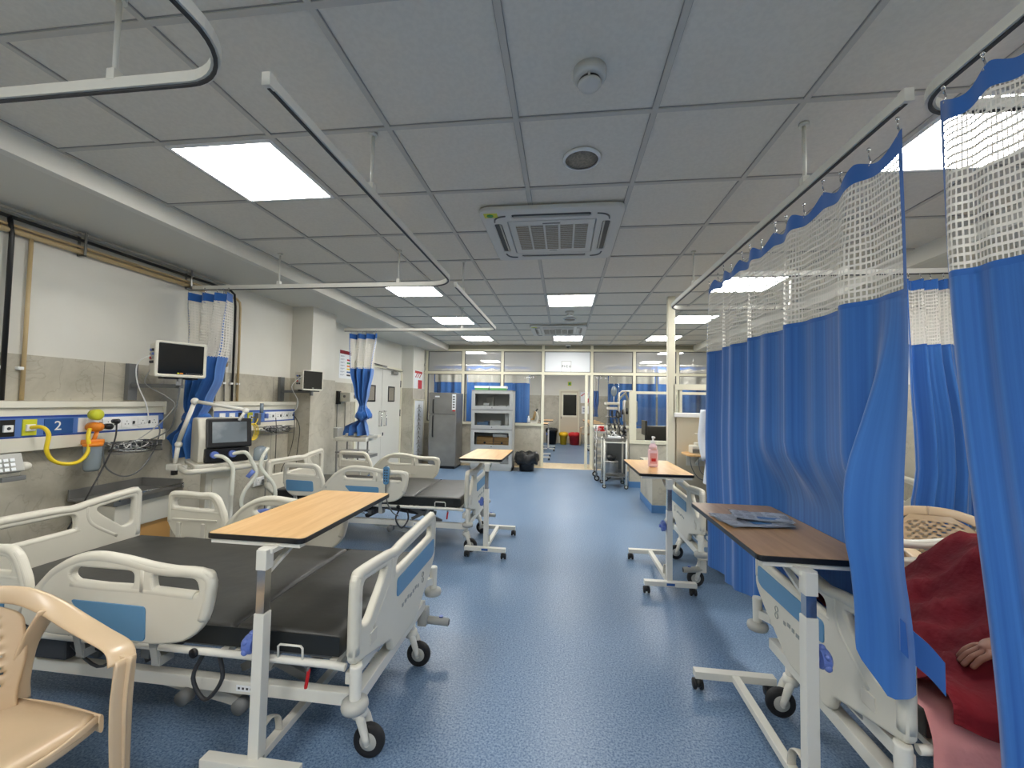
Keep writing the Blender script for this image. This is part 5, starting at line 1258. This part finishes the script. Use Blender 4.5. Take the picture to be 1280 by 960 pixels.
for x in (.62, .80):
    for y in (7.75, 8.25): m.cyl((x, y, .08), (x, y, 1.0), .012)
m.m('paint_grey')
for i in range(6): m.bx(.615, .805, 7.76, 8.24, .22 + i * .13, .25 + i * .13)
m.build('rack', None, T, True)
for x in (.63, .79):
    for y in (7.77, 8.23): w = MB(); wheel_mb(w, (x, y, .05), .05, .025); w.build('caster', None, T, True)
R = random.Random(8)
for i, (x, y, mt, lb) in enumerate(((.66, 7.85, 'pink_cloth', 'pink and white packets piled on the rack trolley, left side'), (.73, 7.82, 'red', 'dark red packet on the rack trolley'), (.70, 8.05, 'label_white', 'white packets at the back of the rack trolley'))):
    m = MB().m(mt)
    for k in range(3): m.box((x + R.uniform(-.03, .03), y + R.uniform(-.03, .03), .915 + k * .03 + .01), (.08, .06, .035), Matrix.Rotation(R.uniform(-.5, .5), 3, 'Z'), .008)
    m.warp(lambda p: V(p.x, p.y, max(.902, p.z)))
    tag(m.build('supply_packet'), lb, 'packets', 'packets on the rack trolley')
T = thing('anaesthesia_machine', 'tall cart-mounted machine with an upper white shelf and hanging drip bag', 'medical machine', (1.0, 8.2, 0))
m = MB().m('mech_grey').bx(.84, 1.20, 8.0, 8.42, .12, .78, .01).m('dark_steel')
m.cyl((1.04, 8.0, .78), (1.04, 8.0, 1.62), .02).cyl((.88, 8.2, .78), (.88, 8.2, 1.42), .018).cyl((1.17, 8.15, .78), (1.17, 8.15, 1.5), .018)
m.bx(.82, 1.08, 7.96, 8.3, 1.16, 1.18).bx(.86, 1.18, 7.98, 8.35, .78, .82).bx(.83, 1.06, 7.97, 8.28, 1.02, 1.04)
m.build('cart_body', None, T, True)
for q in ((.80, 1.05, 7.94, 8.26, 1.40, 1.45, .01), (.84, 1.02, 7.96, 8.2, 1.31, 1.36, .008), (.85, 1.0, 7.97, 8.2, .84, .90, .01)): MB().m('plastic_white').bx(*q).build('shelf', None, T, True)
m = MB(); R = random.Random(5)
for i in range(16):
    x = R.uniform(.86, 1.2); z = R.uniform(.82, 1.30)
    m.m(('mech_dark', 'steel', 'black_plastic', 'paint_grey')[i % 4]).cyl((x, 7.97, z), (x, 7.97 + R.uniform(.03, .1), z + R.uniform(.03, .1)), R.uniform(.012, .03), n=10)
m.m('black_plastic').tube([(1.02, 7.95, 1.28 + .0), (1.05, 7.93, 1.22), (1.02, 7.92, 1.16), (.99, 7.93, 1.22)], .014, 8, loop=True, smooth_pts=4)
m.build('fittings', None, T, True)
m = MB().m('mech_dark')
for i in range(4): m.tube([(.86 + i * .07, 7.96, 1.30), (.87 + i * .06, 7.93, 1.1), (.92 + i * .07, 7.94, .95), (.9 + i * .07, 7.97, .82)], .007, 6, smooth_pts=5)
m.build('hoses', None, T, True)
m = MB().m('clear_jar'); m.ball((.955, 8.0, 1.66), .075, (.8, .35, 1.3), 14).m('tube_clear').cyl((.955, 8.0, 1.56), (.955, 8.0, 1.44), .006).m('chrome').tube([(1.04, 8.0, 1.6), (1.04, 8.0, 1.80), (.955, 8.0, 1.80), (.955, 8.0, 1.75)], .006, 6)
m.build('drip_bag', None, T, True)
MB().m('plastic_white').tube([(1.04, 8.0, 1.60), (1.10, 8.0, 1.66), (1.30, 8.02, 1.67)], .016, 8).cyl((1.05, 7.99, .9), (1.05, 7.99, 1.64), .012).build('support_arm', None, T, True)
for x in (.87, 1.17):
    for y in (8.03, 8.39): w = MB(); wheel_mb(w, (x, y, .05), .05, .025); w.m('mech_grey').cyl((x, y, .05), (x, y, .13), .012); w.build('caster', None, T, True)
# nurse station furniture behind the low window
T = thing('office_chair', 'dark swivel chair behind the low service window', 'chair', (1.75, 7.9, 0))
MB().m('trunk_navy').bx(1.52, 1.98, 7.7, 8.1, .46, .54, .03).build('seat', None, T, True)
MB().m('black_plastic').bx(1.55, 1.95, 8.1, 8.16, .62, 1.02, .03).bar((1.75, 8.1, .5), (1.75, 8.13, .7), .05, .02).build('backrest', None, T, True)
m = MB().m('black_plastic').cyl((1.75, 7.9, .1), (1.75, 7.9, .46), .03)
for a in range(5): m.bar((1.75, 7.9, .09), (1.75 + .27 * math.cos(a * 1.257), 7.9 + .27 * math.sin(a * 1.257), .06), .04, .03).ball((1.75 + .27 * math.cos(a * 1.257), 7.9 + .27 * math.sin(a * 1.257), .03), .03, n=8)
m.build('swivel_base', None, T, True)
T = thing('desktop_monitor', 'black computer screen behind the low service window', 'computer monitor', (1.5, 7.62, .76))
MB().m('black_plastic').box((1.47, 7.75, 1.0), (.04, .36, .26), None, .006).cyl((1.5, 7.75, .77), (1.5, 7.75, .9), .02).bx(1.42, 1.60, 7.66, 7.84, .755, .77).build('display', None, T, True)
T = thing('work_desk', 'dark desk behind the low service window', 'desk', (1.9, 7.62, 0))
MB().m('mech_dark').bx(1.35, 3.0, 7.45, 7.98, .72, .755).build('desk_top', None, T, True)
for x in (1.38, 2.96):
    for y in (7.48, 7.95): MB().m('mech_grey').bx(x - .02, x + .02, y - .02, y + .02, 0, .72).build('leg', None, T, True)
T = thing('desk_phone', 'black desk phone with its receiver beside the computer', 'phone', (2.1, 7.6, .755))
MB().m('black_plastic').bx(2.0, 2.2, 7.5, 7.68, .757, .80, .01).tube([(2.02, 7.5, .83), (2.05, 7.5, .86), (2.15, 7.5, .86), (2.18, 7.5, .83)], .018, 8, smooth_pts=3).build('handset', None, T, True)
# shelf with a small machine by the person
T = thing('side_shelf', 'dark-topped round-edged shelf with cables below the partition window', 'shelf', (1.50, 4.75, .88))
MB().m('wood_top').board(rect(-.19, .35, -.16, .16, .08), [], .02, plane_M((1.52, 4.775, .885), (1, 0, 0), (0, 1, 0)), .004).build('shelf_top', None, T, True)
MB().m('mech_grey').tube([(1.36, 4.66, .88), (1.38, 4.65, .75), (1.46, 4.66, .64), (1.58, 4.68, .62)], .005, 6, smooth_pts=5).tube([(1.44, 4.64, .88), (1.46, 4.63, .72), (1.56, 4.64, .66)], .004, 6, smooth_pts=5).build('hanging_cables', None, T, True)
MB().m('paint_white').bx(1.40, 1.80, 4.92, 4.94, .74, .875).bar((1.5, 4.93, .76), (1.5, 4.70, .87), .02, .02).bar((1.75, 4.93, .76), (1.75, 4.70, .87), .02, .02).build('shelf_bracket', None, T, True)
T = thing('suction_machine', 'small white machine with a handle on the dark-topped shelf', 'medical device', (1.5, 4.78, .895))
MB().m('plastic_white').bx(1.40, 1.58, 4.70, 4.86, .896, .985, .015).box((1.52, 4.78, 1.0), (.14, .12, .03), None, .01).cyl((1.50, 4.80, 1.0), (1.50, 4.80, 1.1), .01).bx(1.46, 1.6, 4.76, 4.84, 1.10, 1.115, .004).build('housing', None, T, True)
MB().m('mech_grey').bx(1.40, 1.47, 4.695, 4.702, .91, .95).build('vent', None, T, True)

# ------------------------------------------------------------------ things on the tables
T = thing('soap_bottle', 'pink pump bottle standing on the overbed table right of the aisle', 'bottle', (.775, 3.70, .889))
m = MB().m('pink_gel').bx(-.04, .04, -.026, .026, .0, .155, .014); m.build('bottle_body', None, T)
MB().m('pink_gel').lathe([(.035, .15), (.033, .18), (.018, .20), (.016, .205)], n=18).build('shoulder', None, T)
m = MB().m('pink_cloth').bx(-.028, .028, -.0275, -.0262, .03, .12).m('red').bx(-.018, .018, -.0285, -.0272, .05, .075).m('pink_cloth').bx(-.02, .02, -.0285, -.0272, .09, .1); m.build('label', None, T)
MB().m('white').lathe([(.017, .2), (.019, .203), (.019, .222), (.008, .226), (.006, .25), (0, .25)], n=16).bx(-.010, .010, -.045, .012, .246, .262, .003).build('pump_head', None, T)
# newspapers
def paper_mesh(w, d, th, seed, fan):
    m = MB(); R = random.Random(seed)
    for k in range(3):
        m.m('paper'); a = R.uniform(-.10, .10) * fan; rt = Matrix.Rotation(a, 3, 'Z')
        n = 8; z = k * th + .001
        top = [[rt @ V(-w / 2 + w * i / n, -d / 2 + d * j / n, 0) + V(R.uniform(-.004, .004), 0, z + .003 * math.sin(i * .9 + k) + .002 * math.sin(j * 1.3) + .0035) for i in range(n + 1)] for j in range(n + 1)]
        vs = [[m.bm.verts.new(p) for p in r] for r in top]
        fs = [m.bm.faces.new((vs[j][i], vs[j][i + 1], vs[j + 1][i + 1], vs[j + 1][i])) for i in range(n) for j in range(n)]
        m._fin(fs, True); bmesh.ops.solidify(m.bm, geom=fs, thickness=.0012)
    m.m('ink'); rt = Matrix.Rotation(0, 3, 'Z')
    return m, R
for i, (x, y, rz, lb, w, d) in enumerate(((.875, 2.075, .12, 'open printed newspaper spread on the overbed table, bottom sheet of the pile', .29, .21), (.93, 2.10, -.18, 'folded newspaper lying over the spread one on the overbed table', .24, .17))):
    m, R = paper_mesh(w, d, .0022, i, 1)
    for c in range(5):
        for r in range(16):
            if R.random() < .85: m.box((-w / 2 + w * (c + .5) / 5, -d / 2 + d * (r + .8) / 17, .0118), (w / 5 * R.uniform(.5, .85), .0022, .0006))
    m.m('skirt_blue').box((w * .1, -d * .30, .0122), (w * .4, .035, .0006))
    o = m.build('newspaper'); o.location = (x, y, .889 + i * .0135); o.rotation_euler = (0, 0, rz); tag(o, lb, 'newspaper', 'newspapers on the overbed table')

# ------------------------------------------------------------------ people
def skinned(name, V_, E_, R_, mt, parent, lv=2):
    me = D.meshes.new('t'); me.from_pydata(V_, E_, []); ob = D.objects.new('t', me); C.objects.link(ob)
    sk = ob.modifiers.new('s', 'SKIN'); sk.use_smooth_shade = True
    for i, r in enumerate(R_):
        d = me.skin_vertices[0].data[i]; d.radius = (r if isinstance(r, tuple) else (r, r)); d.use_root = (i == 0)
    sb = ob.modifiers.new('b', 'SUBSURF'); sb.levels = lv; sb.render_levels = lv
    bpy.context.view_layer.update(); dg = bpy.context.evaluated_depsgraph_get()
    m2 = D.meshes.new_from_object(ob.evaluated_get(dg)); D.objects.remove(ob); D.meshes.remove(me)
    m = MB().m(mt); m.bm.from_mesh(m2); D.meshes.remove(m2)
    m._fin(m.bm.faces, True)
    return m.build(name, None, parent, True)
def person_body(J, parent, hands):
    Vs, Es, Rs, I = [], [], [], {}
    def add(k, p, r, par=None):
        I[k] = len(Vs); Vs.append(tuple(p)); Rs.append(r)
        if par is not None: Es.append((I[par], I[k]))
    add('pelvis', J['pelvis'], (.13, .11)); add('waist', J['waist'], (.115, .095), 'pelvis'); add('chest', J['chest'], (.15, .11), 'waist')
    add('neck', J['neck'], .052, 'chest'); add('jaw', J['jaw'], .06, 'neck'); add('head', J['head'], (.078, .088), 'jaw'); add('crown', J['crown'], (.06, .065), 'head')
    for s in 'lr':
        add('sh' + s, J['sh' + s], .058, 'chest'); add('el' + s, J['el' + s], .04, 'sh' + s); add('wr' + s, J['wr' + s], .026, 'el' + s)
        add('pm' + s, J['pm' + s], (.034, .018), 'wr' + s)
        add('hip' + s, J['hip' + s], .085, 'pelvis'); add('kn' + s, J['kn' + s], .056, 'hip' + s); add('an' + s, J['an' + s], .038, 'kn' + s); add('to' + s, J['to' + s], .03, 'an' + s)
        w, p = Vector(J['wr' + s]), Vector(J['pm' + s]); d = (p - w).normalized(); sd, nm = hands[s]; sd = Vector(sd).normalized(); nm = Vector(nm).normalized()
        for i, (o, l) in enumerate(((-.027, .062), (-.009, .075), (.009, .07), (.026, .055))):
            a = p + d * .028 + sd * o; add('f%d' % i + s, a, .0095, 'pm' + s)
            b = a + d * l * .5 + nm * .006; add('g%d' % i + s, b, .0088, 'f%d' % i + s)
            add('h%d' % i + s, b + d * l * .42 + nm * .02, .0075, 'g%d' % i + s)
        a = w + d * .03 - sd * .03; add('t0' + s, a, .012, 'wr' + s); add('t1' + s, a + d * .035 - sd * .02 + nm * .01, .0095, 't0' + s); add('t2' + s, a + d * .06 - sd * .022 + nm * .018, .008, 't1' + s)
    return skinned('body', Vs, Es, Rs, 'skin', parent)
# standing person in a white coat at the farther right bed, facing the bed (towards -y)
px, py = 1.68, 4.50
J = dict(pelvis=(px, py, .93), waist=(px, py, 1.08), chest=(px, py, 1.28), neck=(px, py, 1.45), jaw=(px, py - .015, 1.53), head=(px, py - .01, 1.61), crown=(px, py + .01, 1.68),
         shl=(px - .19, py, 1.37), ell=(px - .235, py - .02, 1.08), wrl=(px - .225, py - .10, .86), pml=(px - .222, py - .125, .80),
         shr=(px + .19, py, 1.37), elr=(px + .25, py - .03, 1.09), wrr=(px + .20, py - .22, .96), pmr=(px + .18, py - .28, .94),
         hipl=(px - .09, py, .88), knl=(px - .10, py - .01, .48), anl=(px - .10, py + .02, .09), tol=(px - .11, py - .13, .035),
         hipr=(px + .09, py, .88), knr=(px + .10, py - .01, .48), anr=(px + .10, py + .02, .09), tor=(px + .11, py - .13, .035))
T = thing('person', 'person in a white coat standing behind the long curtain, only a sleeve and hand showing', 'person', (px, py, 0))
person_body(J, T, {'l': ((0, 1, 0), (1, 0, 0)), 'r': ((1, .3, 0), (0, 0, -1))})
def tubecloth(name, mt, pts, r, parent, flat=1.0, n=16):
    return MB().m(mt).tube(pts, r, n, smooth_pts=4, flat=flat).build(name, None, parent, True)
m = MB().m('coat_white')
m.rings([[V(px + a * math.cos(q), py + b * math.sin(q), z) for q in [k * PI / 12 for k in range(24)]] for a, b, z in ((.06, .06, 1.455), (.13, .09, 1.43), (.20, .12, 1.37), (.20, .135, 1.25), (.175, .13, 1.08), (.20, .15, .92), (.23, .17, .62))], False)
for s in 'lr':
    m.tube([J['sh' + s], V(*J['sh' + s]) + (V(*J['el' + s]) - V(*J['sh' + s])) * .5, J['el' + s], V(*J['el' + s]) + (V(*J['wr' + s]) - V(*J['el' + s])) * .93], [.07, .066, .058, .05], 14, smooth_pts=4)
m.build('white_coat', None, T, True)
for s in 'lr':
    tubecloth('trouser_leg', 'trousers', [J['hip' + s], J['kn' + s], V(*J['an' + s])], [.10, .078, .065], T)
    a = V(*J['an' + s]); MB().m('black_plastic').ball((a.x, a.y - .06, .045), .05, (.95, 2.3, .9), 16).build('shoe', None, T, True)
h = V(*J['head']); m = MB().m('hair').ball((h.x, h.y + .02, h.z + .035), .104, (.92, 1.02, .95), 18); m.warp(lambda p: V(p.x, max(p.y, h.y - .055), p.z)); m.build('hair', None, T, True)
m = MB().m('skin').ball((h.x, h.y - .10, h.z - .02), .014, (.8, 1.3, 1.4)); 
for s in (-1, 1): m.ball((h.x + s * .085, h.y, h.z - .01), .022, (.4, .8, 1.3))
m.m('white')
for s in (-1, 1): m.ball((h.x + s * .032, h.y - .083, h.z + .012), .012, (1.1, .5, .7))
m.m('hair')
for s in (-1, 1): m.ball((h.x + s * .032, h.y - .089, h.z + .012), .006)
for s in (-1, 1): m.ball((h.x + s * .034, h.y - .085, h.z + .035), .018, (1, .3, .2))
m.m('red').ball((h.x, h.y - .085, h.z - .062), .022, (1, .35, .3)); m.build('face', None, T, True)
# person in red reclining on the right bed, knees raised, mostly hidden by the nearest curtain
hx, hy, hz = 1.98, 1.78, .66
J = dict(pelvis=(hx, hy, hz), waist=(hx + .13, hy, .74), chest=(hx + .30, hy, .84), neck=(hx + .45, hy, .93), jaw=(hx + .50, hy, .99), head=(hx + .57, hy, 1.02), crown=(hx + .63, hy, 1.03),
         shl=(hx + .36, hy - .18, .88), ell=(1.78, 1.50, .76), wrl=(1.435, 1.52, .705), pml=(1.365, 1.525, .675),
         shr=(hx + .36, hy + .18, .88), elr=(hx + .12, hy + .25, .74), wrr=(hx - .10, hy + .16, .72), pmr=(hx - .17, hy + .15, .70),
         hipl=(hx - .04, hy - .10, .64), knl=(hx - .30, hy - .12, .745), anl=(hx - .36, hy - .11, .585), tol=(hx - .46, hy - .11, .565),
         hipr=(hx - .04, hy + .10, .64), knr=(hx - .30, hy + .12, .745), anr=(hx - .36, hy + .11, .585), tor=(hx - .46, hy + .11, .565))
T = thing('person', 'person in dark red cloth lying with raised knees on the right-hand bed', 'person', (hx, hy, .53))
person_body(J, T, {'l': ((0, 1, 0), (0, 0, -1)), 'r': ((0, -1, 0), (0, 0, -1))})
m = MB().m('deep_red'); n = 46; vs = {}
for i in range(n + 1):
    for j in range(n + 1):
        u, v = i / n, j / n                      # u along bed from feet (0) to chest (1); v across
        x = 1.12 + 1.46 * u; y = 1.34 + .88 * v
        top = .575 + .27 * math.exp(-((x - 1.68) / .21) ** 2) + .05 * sm(1.2, 1.4, x) + .14 * sm(2.2, 2.6, x) + .05 * sm(1.5, 1.8, x)
        side = abs(v * 2 - 1); z = .545 + (top - .545) * (1 - side ** 3.2)
        q = y * 9 + x * 4 + 1.2 * math.sin(x * 5); z += .036 * (1 - abs(math.sin(q * 2.1))) ** 2 * min(1, (1 - side) * 3) + .010 * math.sin(y * 37 - x * 14) + .006 * math.sin(x * 61 + y * 20)
        if v < .16:                              # hangs over the near side of the mattress
            k = (.16 - v) / .16; y = 1.435 - .078 * math.sin(min(k * 3, 1.57)) + .008 * math.sin(x * 24); z = .62 - .34 * k * (.8 + .2 * math.sin(x * 9 + 1)) * sm(1.30, 1.5, x) - .10 * k + .02 * math.sin(x * 19)
        vs[i, j] = m.bm.verts.new((x, y, max(z, .18)))
fs = [m.bm.faces.new((vs[i, j], vs[i + 1, j], vs[i + 1, j + 1], vs[i, j + 1])) for i in range(n) for j in range(n)]
m._fin(fs, True); bmesh.ops.solidify(m.bm, geom=fs, thickness=.012)
rs_ = m.build('red_garment', None, T, True)
MB().m('deep_red').tube([J['shl'], J['ell'], V(*J['ell']) + (V(*J['wrl']) - V(*J['ell'])) * .85], [.075, .065, .05], 14, smooth_pts=5).build('sleeve', None, T, True)
m = MB().m('hair').ball((hx + .60, hy, 1.05), .105, (1, .92, 1), 18); m.warp(lambda p: V(max(p.x, hx + .55), p.y, p.z)); m.build('hair', None, T, True)
m = MB().m('skin').ball((hx + .555, hy, 1.118), .014, (1.3, .8, 1.2)); m.m('white')
for s in (-1, 1): m.ball((hx + .585, hy + s * .032, 1.10), .012, (.7, 1.1, .5))
m.m('red').ball((hx + .505, hy, 1.075), .02, (.4, 1, .4)); m.build('face', None, T, True)
# pink sheet hanging over the near side of that bed
m = MB().m('pink_cloth'); n = 40; vs = {}
for i in range(n + 1):
    for j in range(21):
        x = 1.08 + 1.74 * i / n; k = j / 20
        if k < .4: y = 2.27 - (2.27 - 1.412) * (k / .4); z = .537 + .003 * math.sin(x * 20 + y * 10)
        else: q = (k - .4) / .6; y = 1.412 - .032 * math.sin(min(q * 6, 1.57)) + .010 * q * math.sin(x * 30); z = .537 - (.30 + .06 * math.sin(x * 7)) * q * sm(1.04, 1.081, x)
        vs[i, j] = m.bm.verts.new((x, y, z))
fs = [m.bm.faces.new((vs[i, j], vs[i + 1, j], vs[i + 1, j + 1], vs[i, j + 1])) for i in range(n) for j in range(20)]
m._fin(fs, True); bmesh.ops.solidify(m.bm, geom=fs, thickness=.004)
tag(m.build('bed_sheet'), 'pink bed sheet on the right-hand bed under the person in red', 'sheet')

# ------------------------------------------------------------------ the room beyond the glass
def fwall(x0, x1, y, seed, x_off=0):
    def f(s, z):
        return V(x0 + (x1 - x0) * s, y + wave(s * (x1 - x0), ((15, .04), (33, .02)), seed) * (.4 + .6 * sm(2.3, 1.9, z)), z - .04 * abs(math.sin(s * PI * 5)) * sm(2.2, 2.33, z))
    return f
for lb, x0, x1, y, sd in (('blue curtain behind the glass, left of the refrigerator top', -3.55, -2.75, 11.0, 21), ('blue curtain behind the glass, behind the refrigerator and cupboard', -2.62, -.90, 11.0, 22),
                          ('blue curtain behind the glass, right of the doorway', 1.12, 2.30, 10.7, 23), ('blue curtain behind the glass, above the nurse station windows', 2.34, 4.2, 10.7, 24)):
    curtain(lb, GC, fwall(x0, x1, y, sd), (x1 - x0) * 1.3, 2.40, 1.92, .62 if x0 < 0 else .80, 50, 5, nvb=3, trims=(1, 1))
track('curtain rail beyond the glass partition, left', [(-4.3, 11.0), (-1.3, 11.0)] + [(-1.3 + .4 * math.sin(a), 11.4 - .4 * math.cos(a)) for a in (.4, .8, 1.2, 1.57)] + [(-.90, 14.4)], [(-3.6, 11.0), (-2.0, 11.0)])
track('curtain rail beyond the glass partition, right', [(4.3, 10.7), (1.5, 10.7)] + [(1.5 - .4 * math.sin(a), 11.1 - .4 * math.cos(a)) for a in (.4, .8, 1.2, 1.57)] + [(1.10, 14.4)], [(1.6, 10.7), (3.2, 10.7)])
fk3 = knot([(2.34, .10, 0, .04), (1.9, .09, 0, .04), (1.5, .10, 0, .05), (1.15, .05, 0, .03), (1.0, .09, 0, .05)], 1.02, 13.2, .4, 1.0, 5)
curtain('narrow bunched blue curtain far inside the room beyond the doorway', GC, fk3, .7, 2.36, 1.80, 1.0, 30, 3, nvb=8)
# far door in the back wall
struct(MB().m('frame_cream').bx(-.14, -.10, YP - .05, YP, 0, 1.86).bx(.52, .56, YP - .05, YP, 0, 1.86).bx(-.14, .56, YP - .05, YP, 1.82, 1.88).build('trim_5'))
d3 = struct(MB().m('partition_beige').bx(-.10, .52, YP - .035, YP - .001, .0, 1.82).build('door_3'))
MB().m('frame_cream').bx(-.06, .48, YP - .045, YP - .036, .92, 1.78).m('screen').bx(.0, .46, YP - .05, YP - .046, .98, 1.70).build('vision_panel', None, d3, True)
MB().m('mech_dark').bx(-.08, -.06, YP - .06, YP - .036, .86, .94).build('door_handle', None, d3, True)
m = MB().m('yellow_green').bx(.15, .28, YP - .02, YP - .015, 2.02, 2.16).m('green').bx(.175, .255, YP - .023, YP - .019, 2.05, 2.13)
tag(m.build('exit_sign'), 'small green and yellow notice above the far door', 'sign')
T = thing('fire_notice', 'red and white notice right of the far door', 'sign', (.75, YP - .02, 1.42))
MB().m('label_white').bx(.60, .90, YP - .02, YP - .015, 1.42, 1.80).build('sheet', None, T, True); m = MB().m('red').bx(.76, .88, YP - .023, YP - .019, 1.43, 1.58)
for i in range(6): m.box((.64 + .04 * i, YP - .021, 1.68 + .03 * (i % 3)), (.04, .003, .04))
m.build('print', None, T, True)
m = MB().m('label_white').bx(.64, .88, YP - .02, YP - .015, 1.05, 1.32).m('ink').bx(.68, .84, YP - .023, YP - .019, 1.12, 1.16).bx(.68, .80, YP - .023, YP - .019, 1.2, 1.25)
tag(m.build('paper_notice'), 'white paper notice under the red and white one', 'sign')
for lb, x, mt in (('yellow waste bin by the far door', .02, 'yellow_bin'), ('red waste bin by the far door', .40, 'red_bin'), ('black waste bin left of the yellow one by the far door', -.38, 'black_plastic')):
    T = thing('waste_bin', lb, 'bin', (x, 14.2, 0), 0, 'coloured waste bins by the far door')
    w_ = .13 if mt == 'yellow_bin' else .19; hh = .36 if mt != 'black_plastic' else .5
    MB().m(mt).lathe([(0, 0), (w_ * .8, 0), (w_, hh), (w_ + .012, hh), (w_ + .012, hh + .02), (0, hh + .02)], (x, 14.2, 0), 20).build('bucket', None, T, True)
    m = MB().m(mt).lathe([(w_ + .015, hh - .08), (w_ + .03, hh - .02), (w_ + .02, hh + .03), (w_ * .5, hh + .06), (0, hh + .05)], (x, 14.2, 0), 20); m.warp(lambda p: V(p.x, p.y, p.z + .01 * math.sin(p.x * 60 + p.y * 40))); m.build('bin_liner', None, T, True)
tabs = [('overbed table just inside the doorway on its left', -.50, 10.2), ('overbed table farther inside the doorway on its left', -.42, 12.1)]
for lb, x, y in tabs: dup(t1, None, (x, y, 0), 0, lb)
for lb, x, y in (('overbed table first in the row inside the doorway on its right', .92, 9.85), ('overbed table second in the row inside the doorway on its right', .96, 10.78), ('overbed table third in the row inside the doorway on its right', .93, 11.72), ('overbed table last in the row inside the doorway on its right', .90, 12.66)):
    dup(t1, None, (x, y, 0), 0, lb)
dup(ch1, None, (.95, 13.95, 0), math.radians(-50), 'beige plastic armchair by the far door beyond the doorway')
T = thing('bedside_machine', 'white device with a jointed arm behind the glass, right of the doorway', 'medical device', (1.35, 10.2, 0))
MB().m('plastic_white').box((1.55, 9.9, 1.25), (.3, .3, .5), None, .03).box((1.55, 9.9, .55), (.18, .18, .9), None, .02).box((1.55, 9.9, .05), (.5, .5, .08), None, .02).build('housing', None, T, True)
MB().m('plastic_white').tube([(1.5, 9.8, 1.45), (1.42, 9.7, 1.68), (1.25, 9.7, 1.50)], .03, 8).build('jointed_arm', None, T, True)
